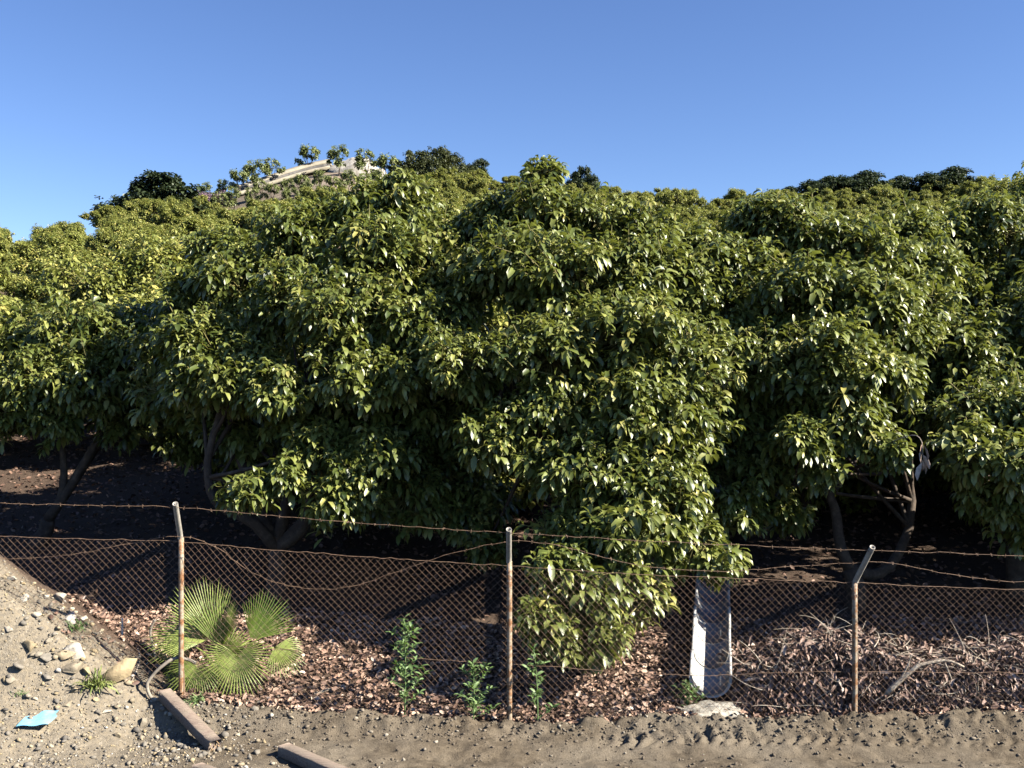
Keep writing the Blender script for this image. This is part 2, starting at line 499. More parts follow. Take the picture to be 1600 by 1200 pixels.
# ------------------------------------------------------------------ trees
def shoots_from_lobes(lobes, dens=34, nleaf=(8, 13), L=(0.12, 0.195), clump=6, sig=0.38, flat=0.85, rngseed=1):
    """lobes: list of (centre xyz, radius). -> leaf arrays and twig arrays"""
    rng = np.random.default_rng(rngseed)
    P = []; A = []; C = []
    for c, r in lobes:
        n = max(10, int(dens * 4 * math.pi * r * r))
        nc = max(4, n // clump)
        cd = rng.normal(size=(nc, 3)); cd[:, 2] = cd[:, 2] * 0.9 + 0.25
        cd /= np.linalg.norm(cd, axis=1)[:, None]
        cr = r * rng.uniform(0.55, 1.2, nc)
        k = rng.integers(0, nc, n)
        v = cd[k] + rng.normal(size=(n, 3)) * sig
        v /= np.linalg.norm(v, axis=1)[:, None]
        rr = cr[k] * rng.uniform(0.78, 1.05, n) * np.where(rng.random(n) < 0.07, rng.uniform(1.1, 1.45, n), 1.0)
        p = np.asarray(c)[None] + v * rr[:, None] * np.array([[1, 1, flat]])
        a = v * 0.8 + np.array([[0, 0, 0.45]]) + rng.normal(size=(n, 3)) * 0.35
        a /= np.linalg.norm(a, axis=1)[:, None]
        P.append(p); A.append(a); C.append(np.repeat(np.asarray(c, float)[None], n, 0))
    P = np.concatenate(P); A = np.concatenate(A); C = np.concatenate(C)
    ns = len(P)
    cnt = rng.integers(nleaf[0], nleaf[1] + 1, ns)
    sh = np.repeat(np.arange(ns), cnt)
    n = len(sh)
    first = np.concatenate([[0], np.cumsum(cnt)[:-1]])
    j = np.arange(n) - first[sh]
    f = j / cnt[sh]                                   # 0 at the tip, 1 lowest leaf
    a = A[sh]
    ref = np.where(np.abs(a[:, 2:3]) < 0.9, np.array([[0, 0, 1.]]), np.array([[1., 0, 0]]))
    u = np.cross(a, ref); u /= np.linalg.norm(u, axis=1)[:, None]
    v = np.cross(a, u)
    th = j * 2.399 + rng.uniform(0, 6.28, ns)[sh] + rng.normal(size=n) * 0.25
    tilt = 0.75 + 0.8 * f + rng.normal(size=n) * 0.18
    D = a * np.cos(tilt)[:, None] + (u * np.cos(th)[:, None] + v * np.sin(th)[:, None]) * np.sin(tilt)[:, None]
    LL = rng.uniform(L[0] * 0.85, L[1] * 1.1, ns)[sh] * rng.uniform(0.75, 1.15, n) * (0.72 + 0.28 * np.minimum(1, f * 3))
    base = P[sh] - a * (f * LL * 1.0)[:, None] + D * 0.012
    droop = rng.uniform(0.9, 2.4, ns)[sh] * rng.uniform(0.7, 1.3, n)
    roll = rng.normal(size=n) * 0.42
    tint = np.clip(rng.normal(0.47, 0.20, ns)[sh] + rng.normal(size=n) * 0.10 - 0.16 * f + 0.10, 0, 1)
    yel = rng.random(ns)[sh] < 0.05
    tint = np.where(yel, np.clip(tint + 0.3 * (1 - f), 0, 1), tint)
    return dict(P=base, D=D, L=LL, droop=droop, roll=roll, tint=tint, tipP=P, tipA=A, C=C)

def crown_mesh(name, s, mat, keep=None, wr=0.175):
    sel = slice(None) if keep is None else keep
    V = leaves(s['P'][sel], s['D'][sel], s['L'][sel], s['droop'][sel], s['roll'][sel], wr)
    return V, np.repeat(s['tint'][sel], 8)

def twig_mesh(name, s, mat, every=1, r=0.005):
    P1 = s['tipP'][::every]; A = s['tipA'][::every]; C = s['C'][::every]
    mid = P1 - A * 0.30
    mid = mid * 0.8 + C * 0.2
    V1, Q1 = prisms(mid, P1, r, r * 0.7)
    V2, Q2 = prisms(C, mid, r * 2.2, r)
    return np_mesh(name, np.concatenate([V1, V2]), [np.concatenate([Q1, Q2 + len(V1)])], mat)

def wood(t, base, fork, lobes, nlimb, r0, origin, mains=None):
    """trunk and limbs as parts; each limb one mesh reaching its lobes"""
    base = np.asarray(base, float); fork = np.asarray(fork, float)
    mb = MB()
    mid = (base + fork) / 2 + np.array([random.uniform(-.08, .08), random.uniform(-.08, .08), 0])
    P = smoothpath([base - np.array([0, 0, 0.12]), base * 0.8 + mid * 0.2, mid, fork], 9)
    mb.tube(P, np.linspace(r0 * 1.35, r0 * 0.95, 9), 10, True, wob=0.12)
    mb.V = [v - origin for v in mb.V]
    mb.build('trunk', M['bark'], t)
    cs = np.array([c for c, r in lobes])
    ang = np.arctan2(cs[:, 1] - fork[1], cs[:, 0] - fork[0])
    order = np.argsort(ang)
    groups = np.array_split(order, nlimb)
    for gi, g in enumerate(groups):
        mb = MB()
        g = sorted(g, key=lambda i: cs[i][2])
        if mains and gi < len(mains):
            path = smoothpath([fork] + [np.asarray(p, float) for p in mains[gi]], 12)
            g = list(range(gi, len(cs), nlimb))
        else:
            cen = cs[g].mean(0)
            path = bez(fork, fork * 0.55 + cen * 0.45 + np.array([0, 0, -0.15]), cen, 9)
        mb.tube(path, np.linspace(r0 * 0.78, r0 * 0.30, len(path)), 8, True, wob=0.12)
        for i in g:
            q = path[random.randint(len(path) // 2, len(path) - 1)]
            mb.tube(bez(q, q * 0.5 + cs[i] * 0.5 + np.array([0, 0, -0.12]), cs[i], 6), np.linspace(r0 * 0.30, 0.010, 6), 5, False)
        mb.V = [v - origin for v in mb.V]
        mb.build('limb', M['bark'], t)

def front_tree(name, label, base, fork, pl, nlimb=4, r0=0.11, seed=1, dens=42, mains=None, npart=300):
    base = np.asarray(base, float); base[2] = tz(base[0], base[1])
    t = empty(name, base)
    tag(t, label, 'avocado tree', 'large avocado trees behind the fence')
    lobes = [(px(x, y, d), 1.0 * r / FPX * d) for x, y, r, d in pl]
    wood(t, base, fork, lobes, nlimb, r0, base, mains)
    s = shoots_from_lobes(lobes, dens=dens, rngseed=seed)
    for k in ('P', 'tipP', 'C'):
        s[k] = s[k] - base
    # the leaves that show largest from the track become parts of their own
    Pw = s['P'] + base
    X = CX + Pw[:, 0] / Pw[:, 1] * FPX; Y = CY - (Pw[:, 2] - CAMZ) / Pw[:, 1] * FPX
    cell = (np.floor(X / 9) * 4096 + np.floor(Y / 9)).astype(np.int64)
    o = np.lexsort((Pw[:, 1], cell))
    fst = np.concatenate([[True], cell[o][1:] != cell[o][:-1]])
    cand = o[fst]
    cand = cand[(X[cand] > 5) & (X[cand] < 1595) & (Y[cand] > 200) & (Y[cand] < 1100)]
    cand = cand[np.argsort(-(s['L'][cand] / Pw[cand, 1]))][:npart]
    keep = np.ones(len(Pw), bool); keep[cand] = False
    V, ti = crown_mesh(name, s, None, np.where(keep)[0])
    cr = obj('crown', np_mesh('crown', V.reshape(-1, 3), leaf_faces(len(V)), M['avocado'], ti, True), t)
    cr['kind'] = 'stuff'
    V, ti = crown_mesh(name, s, None, cand)
    for i in range(len(V)):
        c = V[i][0]
        lo = obj('leaf', np_mesh('leaf', V[i] - c, LT, M['avocado'], ti[i * 8:i * 8 + 8], True), t, c)
    tw = obj('twigs', twig_mesh('twigs', s, M['twig'], 1), t)
    tw['kind'] = 'stuff'
    return t

A_L = [(847, 268, 30, 13.4), (850, 330, 56, 13.3), (765, 345, 50, 13.6), (930, 345, 58, 13.4), (1010, 365, 55, 13.4),
       (790, 420, 80, 12.8), (880, 425, 85, 12.5), (985, 430, 80, 12.8), (1060, 450, 70, 13.0),
       (720, 565, 75, 12.1), (860, 560, 80, 12.0), (980, 530, 90, 12.0), (1085, 560, 85, 12.1), (690, 500, 60, 12.8),
       (850, 640, 70, 11.8), (1000, 640, 95, 11.7), (1090, 660, 60, 11.7), (760, 690, 55, 11.7),
       (850, 735, 60, 11.4), (955, 730, 95, 11.4), (1045, 770, 75, 11.3), (900, 830, 65, 11.1), (990, 830, 85, 11.1), (1090, 840, 60, 11.2),
       (1130, 880, 35, 11.1), (845, 975, 50, 10.38), (920, 935, 58, 10.58), (1008, 935, 48, 10.80), (945, 1000, 44, 10.50), (880, 1005, 30, 10.38), (800, 620, 60, 12.6), (880, 885, 50, 10.6), (960, 885, 50, 10.75), (745, 780, 55, 13.2), (760, 850, 40, 12.8), (1110, 420, 60, 13.3), (1135, 500, 55, 13.0), (1125, 620, 55, 12.8), (725, 465, 55, 13.3), (1090, 385, 50, 13.8), (1120, 740, 55, 12.6), (740, 640, 60, 12.9)]
D_L = [(545, 335, 60, 14.2), (630, 320, 60, 14.2), (470, 385, 75, 14.2), (580, 400, 85, 13.4), (680, 425, 75, 13.5), (390, 440, 70, 13.8),
       (450, 470, 75, 13.1), (540, 490, 90, 12.8), (635, 505, 80, 12.7), (320, 540, 70, 13.0), (370, 600, 75, 12.6), (430, 610, 55, 12.3),
       (555, 580, 80, 12.5), (620, 590, 60, 12.4), (290, 590, 50, 12.8), (500, 690, 55, 12.4), (575, 715, 65, 12.3), (440, 745, 45, 12.1),
       (390, 765, 42, 12.0), (530, 780, 55, 12.1), (640, 770, 65, 12.8), (470, 640, 60, 13.0), (660, 660, 70, 13.2), (560, 650, 70, 13.2), (620, 700, 60, 13.0), (380, 680, 55, 13.4), (700, 740, 60, 13.2), (690, 600, 55, 13.2), (330, 650, 50, 13.6), (720, 820, 40, 12.8), (305, 470, 60, 14.2), (265, 540, 55, 13.8), (345, 400, 55, 14.8), (700, 380, 60, 13.9), (250, 610, 50, 13.6)]
E_L = [(60, 540, 75, 15.2), (150, 540, 80, 15.2), (225, 530, 65, 15.4), (50, 600, 70, 14.6), (130, 600, 70, 14.5), (200, 570, 65, 14.8),
       (90, 655, 50, 14.5), (20, 640, 50, 14.6), (255, 560, 60, 15.6), (-50, 560, 90, 14.8), (250, 630, 50, 15.4), (180, 660, 45, 15.0), (310, 620, 50, 15.6), (280, 690, 45, 15.6)]
B_L = [(1190, 350, 55, 14.0), (1265, 370, 75, 13.7), (1340, 400, 75, 13.6), (1150, 430, 70, 13.6), (1245, 460, 90, 13.0), (1350, 490, 85, 12.8),
       (1420, 460, 65, 13.2), (1200, 560, 80, 12.6), (1300, 570, 90, 12.2), (1390, 585, 55, 12.2), (1335, 655, 75, 12.0), (1250, 690, 50, 11.8),
       (1385, 705, 38, 11.8), (1290, 735, 38, 11.9), (1160, 800, 50, 12.2), (1190, 745, 45, 12.4), (1150, 680, 60, 12.8), (1420, 530, 55, 12.9), (1210, 650, 60, 12.9), (1440, 640, 50, 13.2), (1230, 800, 40, 12.7), (1440, 420, 60, 13.9), (1455, 520, 60, 13.6), (1420, 365, 50, 14.4)]
C_L = [(1480, 385, 65, 15.2), (1560, 360, 70, 15.2), (1500, 480, 75, 14.8), (1580, 470, 80, 14.8), (1530, 560, 85, 13.4), (1470, 600, 50, 13.6),
       (1570, 640, 85, 12.2), (1515, 705, 55, 11.5), (1590, 720, 60, 11.2), (1555, 785, 50, 11.6), (1680, 500, 110, 13.4), (1690, 680, 110, 11.8), (1660, 400, 80, 14.6), (1600, 820, 45, 11.6), (1640, 760, 60, 11.2)]

front_tree('avocado_tree', 'tall avocado tree with the pointed top, its low branches drooping against the wire mesh', (0.95, 12.9, 0), (0.92, 12.85, 1.75), A_L, 5, 0.13, 11)
front_tree('avocado_tree', 'broad avocado tree behind the fan palm, forking low into two bare leaning limbs', px(432, 900, 13.0), px(432, 858, 13.0), D_L, 5, 0.11, 12,
           mains=[[px(395, 815, 12.9), px(345, 790, 12.9), px(326, 755, 12.9), px(330, 690, 12.9), px(380, 560, 13.1)],
                  [px(470, 830, 13.0), px(482, 795, 13.0), px(500, 700, 13.0), px(540, 560, 13.2)]])
front_tree('avocado_tree', 'avocado tree behind the gravel heap, on a leaning trunk', px(55, 830, 15.0), px(75, 812, 15.0), E_L, 4, 0.10, 13, dens=36,
           mains=[[px(95, 780, 15.0), px(100, 730, 15.0), px(95, 660, 15.0), px(120, 560, 15.2)]])
front_tree('avocado_tree', 'avocado tree whose pale crooked trunk rises behind the fence post with the slanting arm', px(1335, 945, 12.8), px(1328, 890, 12.8), B_L, 2, 0.105, 14,
           mains=[[px(1312, 850, 12.8), px(1306, 800, 12.8), px(1295, 760, 12.8), px(1290, 620, 12.9), px(1290, 500, 13.2)],
                  [px(1365, 898, 12.9), px(1398, 875, 13.0), px(1425, 800, 13.3), px(1410, 690, 13.4), px(1380, 560, 13.3)]])
front_tree('avocado_tree', 'shadowy avocado tree beyond the brush pile, its dark crown reaching low', (6.6, 13.4, 0), (6.5, 13.3, 2.0), C_L, 4, 0.11, 15, dens=36,
           mains=[[px(1500, 740, 12.9), px(1510, 640, 12.9), px(1510, 500, 13.8)]])

def generic_lobes(seed, n=15, rx=1.75, rz=1.35, zc=2.55, lr=(0.6, 0.95)):
    rng = np.random.default_rng(seed)
    out = []
    for i in range(n):
        z = 1 - 2 * (i + 0.5) / n
        a = i * 2.399 + rng.uniform(-.4, .4)
        q = math.sqrt(1 - z * z)
        k = rng.uniform(0.55, 1.15)
        out.append((np.array([rx * q * math.cos(a) * k, rx * q * math.sin(a) * k, zc + rz * z * k]), rng.uniform(*lr)))
    out.append((np.array([0, 0, zc]), lr[1]))
    return out

def proto_tree(seed, dens, nleaf, L, mat, lobes, r0=0.10, twigs=True, wr=0.21, sig=0.38, trunk_top=1.3, nl=4):
    """returns a list of (part name, mesh, kind)"""
    t = bpy.data.objects.new('proto', None); COL.objects.link(t)
    wood(t, (0, 0, -0.1), (0.05, 0.05, trunk_top), lobes, nl, r0, np.zeros(3))
    parts = [(c.name.split('.')[0], c.data, None) for c in t.children]
    for c in list(t.children): bpy.data.objects.remove(c)
    bpy.data.objects.remove(t)
    s = shoots_from_lobes(lobes, dens=dens, nleaf=nleaf, L=L, rngseed=seed, sig=sig)
    V, ti = crown_mesh('c', s, None, None, wr)
    parts.append(('crown', np_mesh('crown', V.reshape(-1, 3), leaf_faces(len(V)), mat, ti, True), 'stuff'))
    if twigs:
        parts.append(('twigs', twig_mesh('twigs', s, M['twig'], 2, 0.006), 'stuff'))
    return parts

def place_tree(name, parts, loc, rz, sc, label, group, cat='tree'):
    t = empty(name, loc)
    t.rotation_euler = (0, 0, rz); t.scale = sc if isinstance(sc, tuple) else (sc, sc, sc)
    tag(t, label, cat, group)
    for nm, me, kd in parts:
        o = obj(nm, me, t)
        if kd: o['kind'] = kd
    return t

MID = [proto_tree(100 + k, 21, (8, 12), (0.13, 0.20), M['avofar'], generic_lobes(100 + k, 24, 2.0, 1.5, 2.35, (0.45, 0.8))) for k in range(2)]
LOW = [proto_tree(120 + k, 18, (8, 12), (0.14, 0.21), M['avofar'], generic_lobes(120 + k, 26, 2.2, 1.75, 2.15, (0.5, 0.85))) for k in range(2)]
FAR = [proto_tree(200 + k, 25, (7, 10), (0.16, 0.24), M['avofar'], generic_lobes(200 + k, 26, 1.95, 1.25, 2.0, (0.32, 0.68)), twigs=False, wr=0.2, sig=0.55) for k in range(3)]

# orchard rows up the slope
FRONT = [(0.95, 12.9), (-3.0, 13), (-7, 15), (4.2, 12.8), (6.6, 13.4)]
ZL = ['avocado tree in the row directly behind the big trees at the fence', 'leafy avocado tree in the orchard rows midway up the slope',
      'small looking avocado tree high on the slope below the hilltop and ridge', 'avocado tree on the hill shoulder below the dark evergreen']
ZG = ['avocado trees just behind the front row', 'avocado trees midway up the slope', 'avocado trees high on the slope', 'avocado trees on the hill shoulder']
cnt = 0
rng = np.random.default_rng(5)
row = 0
Y = 16.6
while Y < 128:
    sp = 4.4 if Y < 60 else 5.0
    half = 0.56 * Y + 4
    nxr = int(half / sp) + 1
    for i in range(-nxr, nxr + 1):
        x = (i + 0.5 * (row % 2)) * sp + rng.uniform(-0.7, 0.7); y = Y + rng.uniform(-0.8, 0.8)
        u = x / y
        rd = float(np.interp(u, RU, RD))
        if abs(u) > 0.58 and not (Y < 24 and x > 0): continue
        if y > rd - 1.5: continue
        if abs(x - 0.2 * y) < 1.0 and y < 24: continue
        if -0.30 < u < -0.10 and y > 92: continue        # thin planting near the bare top
        if min((x - a) ** 2 + (y - b) ** 2 for a, b in FRONT) < 3.2 ** 2: continue
        if y < 17.6 and u < -0.3: continue
        P = (LOW[rng.integers(0, 2)] if Y < 22 else MID[rng.integers(0, 2)] if Y < 36 else FAR[rng.integers(0, 3)])
        sc = rng.uniform(0.85, 1.12) if Y < 36 else rng.uniform(0.84, 1.06)
        szk = 0.90 if Y < 36 else 0.86
        place_tree('avocado_tree', P, (x, y, tz(x, y) - 0.05), rng.uniform(0, 6.28), (sc, sc, sc * szk * rng.uniform(0.88, 1.12)),
                   ZL[0 if y < 22 else 1 if y < 55 else 2 if u > -0.30 else 3], ZG[0 if y < 22 else 1 if y < 55 else 2 if u > -0.30 else 3], 'avocado tree')
        cnt += 1
    Y += sp * (0.95 if Y < 60 else 1.0); row += 1
for x, y, k, sc in ((9.0, 12.4, 0, 0.95), (-0.9, 16.4, 1, 1.0), (-3.6, 16.9, 0, 0.95), (12.2, 13.2, 1, 1.0), (10.4, 17.2, 1, 1.1), (-11.2, 14.8, 1, 0.95)):
    place_tree('avocado_tree', LOW[k], (x, y, tz(x, y) - 0.05), x, sc, ZL[0], ZG[0], 'avocado tree')
print('orchard trees', cnt)

# ------------------------------------------------------------------ hilltop
def lobes_at(L):
    return [(np.array(c, float), r) for c, r in L]
YOUNG = [proto_tree(300 + k, 13, (5, 8), (0.16, 0.24), M['youngtree'],
                    lobes_at([((random.uniform(-.75, .75), random.uniform(-.7, .7), random.uniform(1.0, 2.35)), random.uniform(0.22, 0.46)) for q in range(10)]),
                    0.045, False, 0.24, trunk_top=0.75, nl=3) for k in range(3)]
DARK = [proto_tree(310 + k, 16, (7, 10), (0.20, 0.30), M['darktree'],
                   lobes_at([((-1.5, 0, 1.2), .9), ((-.9, .4, 1.9), .8), ((-.2, 0, 2.6), .7), ((.2, 0, 3.2), .45), ((.8, 0, 3.1), .5), ((1.1, .2, 2.3), .8), ((1.6, 0, 1.4), .8),
                             ((.3, -.6, 1.5), 1.0), ((-.6, -.5, 1.2), .9), ((0, .5, 1.8), 1.0), ((-1.9, 0, .8), .5), ((-.3, 0, 3.0), .35)]), 0.12, False, 0.22, trunk_top=0.7) for k in range(2)]
OLIVE = proto_tree(320, 13, (7, 10), (0.22, 0.32), M['olivetree'],
                   lobes_at([((-2.6, 0, 1.2), 1.1), ((-1.6, .3, 2.2), 1.0), ((-.5, 0, 2.9), .9), ((.7, 0, 3.0), .95), ((1.7, .2, 2.5), 1.0), ((2.7, 0, 1.5), 1.0), ((0, -.8, 1.6), 1.3),
                             ((-1.3, -.7, 1.1), 1.1), ((1.4, -.7, 1.2), 1.1), ((-2.0, 0, 3.1), .45), ((3.4, 0, .9), .7)]), 0.16, False, 0.22, trunk_top=0.7)
ROUND = proto_tree(330, 15, (7, 10), (0.22, 0.30), M['darktree'], generic_lobes(330, 12, 1.5, 1.1, 1.9, (.55, .85)), 0.1, False, 0.22, trunk_top=0.9)
PURP = proto_tree(340, 16, (6, 9), (0.14, 0.22), M['purple'], generic_lobes(340, 9, 1.1, 0.5, 0.8, (.3, .5)), 0.03, False, 0.16, trunk_top=0.3)

def skyline(parts, name, x, ytop, ybase, d, hproto, label, group=None, cat='tree', wide=1.0):
    h = (ybase - ytop) / FPX * d
    p = px(x, ybase, d)
    z = tz(p[0], p[1])
    hh = max(0.8, (CAMZ - (ytop - CY) / FPX * d) - z)
    sc = hh / hproto
    return place_tree(name, parts, (p[0], p[1], z - 0.05), random.uniform(-.4, .4), (sc * wide, sc * wide, sc), label, group, cat)

yl = 'young sparse tree with a thin trunk beside the pale bank on the hilltop'
for i, (x, yt, yb, d) in enumerate([(322, 282, 305, 110), (350, 277, 300, 113), (374, 262, 296, 113), (399, 246, 290, 114), (427, 244, 280, 117), (482, 224, 270, 122),
                                    (530, 223, 270, 118), (573, 229, 272, 118), (604, 238, 280, 116), (545, 262, 300, 105), (500, 262, 300, 106), (470, 270, 305, 104),
                                    (590, 262, 292, 112), (622, 246, 285, 118), (520, 272, 306, 101), (570, 268, 300, 104), (600, 270, 304, 102), (625, 268, 300, 106), (480, 280, 312, 100), (395, 290, 316, 104), (425, 284, 312, 104), (450, 276, 306, 106), (408, 277, 303, 108), (535, 280, 312, 100), (560, 285, 316, 98), (505, 286, 318, 97), (590, 280, 312, 100), (365, 290, 318, 104), (345, 296, 322, 102), (615, 282, 310, 102), (455, 290, 322, 97)]):
    skyline(YOUNG[i % 3], 'young_tree', x, yt, yb, d, 2.6, yl, 'young trees on the hilltop', 'tree', 1.0)
skyline(DARK[0], 'evergreen_tree', 232, 270, 336, 98, 3.5, 'dark evergreen tree alone on the hill shoulder beside the purplish shrubs', None, 'tree', 1.45)
skyline(OLIVE, 'broad_tree', 676, 229, 284, 117, 3.8, 'wide olive green tree crowning the hilltop beside the bare pale ground')
skyline(ROUND, 'small_tree', 742, 250, 282, 119, 3.4, 'small dark tree growing against the wide olive green tree on the hilltop')
skyline(DARK[1], 'evergreen_tree', 905, 262, 300, 112, 3.5, 'dark evergreen tree seen behind the pointed top of the tall avocado tree')
for x, yt, yb, d in ((1228, 292, 325, 108), (1290, 276, 322, 106), (1345, 268, 322, 106), (1398, 276, 322, 106), (1480, 262, 318, 104)):
    skyline(ROUND, 'dark_tree', x, yt, yb, d, 3.4, 'dark rounded tree on the ridge above the orchard rows', 'dark trees along the ridge', 'tree', 1.5)
skyline(MID[1], 'avocado_tree', 1598, 248, 340, 52, 4.4, 'tall avocado tree rising above its neighbours on the slope behind the brush pile', None, 'avocado tree')
for x, yt, yb, d in ((295, 294, 322, 106), (318, 297, 318, 107), (338, 294, 314, 108)):
    skyline(PURP, 'purple_shrub', x, yt, yb, d, 1.6, 'purplish dry shrub on the hill shoulder', 'purplish shrubs on the hill shoulder', 'shrub', 1.3)

# track bank with a stone wall under it, and the white earth heap
top = [(366, 292, 112), (400, 281, 115), (440, 268, 118), (480, 256, 121), (515, 249, 122.5)]
rw = empty('retaining_wall', px(440, 285, 117))
tag(rw, 'low stone wall below the pale track bank on the hilltop', 'wall')
o0 = np.array(rw.location)
M['walldark'] = noise_mat('dark_stone_wall', [(0.3, (0.05, 0.045, 0.042)), (0.7, (0.13, 0.12, 0.11))], 2.5, 0.9, 0.6, 0.05)
M['bank'] = noise_mat('pale_bank', [(0.3, (0.19, 0.165, 0.12)), (0.7, (0.32, 0.285, 0.22))], 1.2, 0.95, 0.6, 0.1)
M['white'] = noise_mat('white_earth', [(0.3, (0.20, 0.17, 0.13)), (0.7, (0.46, 0.43, 0.38))], 2.2, 0.95, 0.6, 0.1)
def strip(pts, dy0, dy1, dd0, dd1, th):
    mb = MB(); V = []; Q = []
    for i, (x, y, d) in enumerate(pts):
        a = px(x, y + dy0, d + dd0); b = px(x, y + dy1, d + dd1)
        off = np.array([0, th, -th * 0.2])
        V += [a, b, b + off, a + off]
    for i in range(len(pts) - 1):
        k = i * 4
        for j in range(4): Q.append([k + j, k + (j + 1) % 4, k + 4 + (j + 1) % 4, k + 4 + j])
    n = len(V)
    Q += [[0, 3, 2, 1], [n - 4, n - 3, n - 2, n - 1]]
    mb.add(np.array(V), Q); return mb
pts = [tuple(p) for p in smoothpath(np.array(top, float), 14)]
def part_at(mb, name, mat, par, o):
    mb.V = [v - o for v in mb.V]
    return mb.build(name, mat, par, False)
part_at(strip(pts, 4, 10, 0.6, 0.3, 0.5), 'stone_face', M['walldark'], rw, o0)
part_at(strip(pts, 9.5, 12, -0.1, -0.6, 0.9), 'foot_kerb', M['bank'], rw, o0)
bk = strip(pts, -1, 4.5, 1.6, 0.4, 3.0)
tag(bk.build('track_bank', M['bank'], None, False), 'pale earth bank of the hilltop track', 'bank', kind='structure')
c0 = px(556, 262, 124); c0[2] -= 0.75
nu, nv = 40, 18
V = []
for j in range(nv + 1):
    for i in range(nu):
        a = 2 * math.pi * i / nu; r = j / nv
        hgt = 1.75 * (1 - r ** 2.0) + 0.7 * float(fbm(np.array([math.cos(a) * r * 3]), np.array([math.sin(a) * r * 3]), 41, 3)[0])
        V.append(c0 + np.array([3.9 * r * math.cos(a), 3.4 * r * math.sin(a), hgt if j < nv else -1.0]))
Q = [[j * nu + i, j * nu + (i + 1) % nu, (j + 1) * nu + (i + 1) % nu, (j + 1) * nu + i] for j in range(nv) for i in range(nu)]
Q = [q[::-1] for q in Q]
tag(obj('earth_mound', np_mesh('earth_mound', np.array(V), np.array(Q), M['white'], None, True)), 'white earth heap on the hilltop', 'mound', kind='structure')

# ------------------------------------------------------------------ fence
fence = empty('chain_link_fence', (0, 10, tz(0, 10)))
tag(fence, 'rusty chain link fence with bent pipe posts and barbed wire along the track', 'fence')
FO = np.array(fence.location)
POST = [(-6.45, 1.88, 1.84, 2.24, -6.40), (-3.2375, 1.75, 1.71, 2.12, -3.18), (-0.03, 1.52, 1.465, 1.878, -0.03), (3.356, 1.325, 1.305, 1.71, 3.405), (6.62, 1.24, 1.21, 1.62, 6.66)]
def shell(P, r, k=12, hollow=True):
    mb = MB(); P = np.asarray(P, float)
    mb.tube(P, r, k, False)
    V = mb.V[0]
    n = len(P)
    endring = V[(n - 1) * k:(n) * k]
    c = P[-1]; d = (P[-1] - P[-2]); d /= np.linalg.norm(d)
    inner = c + (endring - c) * 0.72
    deep = inner - d * 0.12
    VV = np.vstack([endring, inner, deep, c[None] - d * 0.12])
    Q = []
    T = []
    for j in range(k):
        q = (j + 1) % k
        Q.append([j, q, k + q, k + j]); Q.append([k + j, k + q, 2 * k + q, 2 * k + j]); T.append([2 * k + j, 2 * k + q, 3 * k])
    mb.add(VV, Q, T)
    return mb
for (x, zb, zt, ztip, xt) in POST:
    g = tz(x, 10.0)
    xb = x + random.uniform(-0.01, 0.01)
    P = np.array([[xb, 10, z] for z in np.linspace(g - 0.35, zb, 8)])
    mb = MB(); mb.tube(P, 0.0262, 12, True); mb.V = [v - FO for v in mb.V]
    po = mb.build('post', M['post'], fence)
    A = np.array([[x, 10.0, zb - 0.012], [x, 9.995, zb + 0.006], [x + (xt - x) * 0.12, 9.96, zb + (ztip - zb) * 0.13], [x + (xt - x) * 0.5, 9.835, zb + (ztip - zb) * 0.5], [xt, 9.67, ztip]])
    mb = shell(A, 0.0262); mb.V = [v - FO for v in mb.V]
    mb.build('arm', M['galv'], po)

PX = np.array([p[0] for p in POST]); PT = np.array([p[2] for p in POST])
def mesh_top(X):
    X = np.asarray(X, float)
    z = np.interp(X, PX, PT)
    # sag between posts
    f = np.zeros_like(X)
    for a, b in zip(PX[:-1], PX[1:]):
        t = np.clip((X - a) / (b - a), 0, 1); f = np.maximum(f, 4 * t * (1 - t))
    return z - 0.022 * f
def mesh_y(X, Z):
    return 10.036 + 0.05 * fbm(np.asarray(X) * 0.8, np.asarray(Z) * 0.9, 61, 2)
PITCH = 0.072
V = []; Q = []
nv = 0
H = 1.95
tt = np.arange(0, H + 0.001, PITCH / 2)
x0, x1 = PX[0], PX[-1]
allP0 = []; allP1 = []
for fam in (1, -1):
    for k in np.arange(x0 - H, x1 + H, PITCH):
        X = k + fam * tt
        ok = (X > x0) & (X < x1)
        if ok.sum() < 2: continue
        Xs = X[ok]; ts = tt[ok]
        Xs = Xs + 0.008 * vnoise(Xs * 3, ts * 3, 71) + 0.03 * vnoise(Xs * 0.9, ts * 1.1, 73)
        Z = mesh_top(Xs) - ts + (0.010 * vnoise(Xs * 4, ts * 4, 72) + 0.035 * vnoise(Xs * 1.1, ts * 1.3, 74)) * np.clip(ts * 4, 0, 1)
        Yv = mesh_y(Xs, Z) + fam * 0.002
        keep = Z > np.interp(Xs, FX, FZ) - 0.14
        if keep.sum() < 2: continue
        P = np.stack([Xs, Yv, Z], 1)[keep]
        allP0.append(P[:-1]); allP1.append(P[1:])
P0 = np.concatenate(allP0); P1 = np.concatenate(allP1)
V, Q = prisms(P0 - FO, P1 - FO, 0.0015, 0.0015)
mo = obj('wire_mesh', np_mesh('wire_mesh', V, [Q], M['rust']), fence)
mo['kind'] = 'stuff'
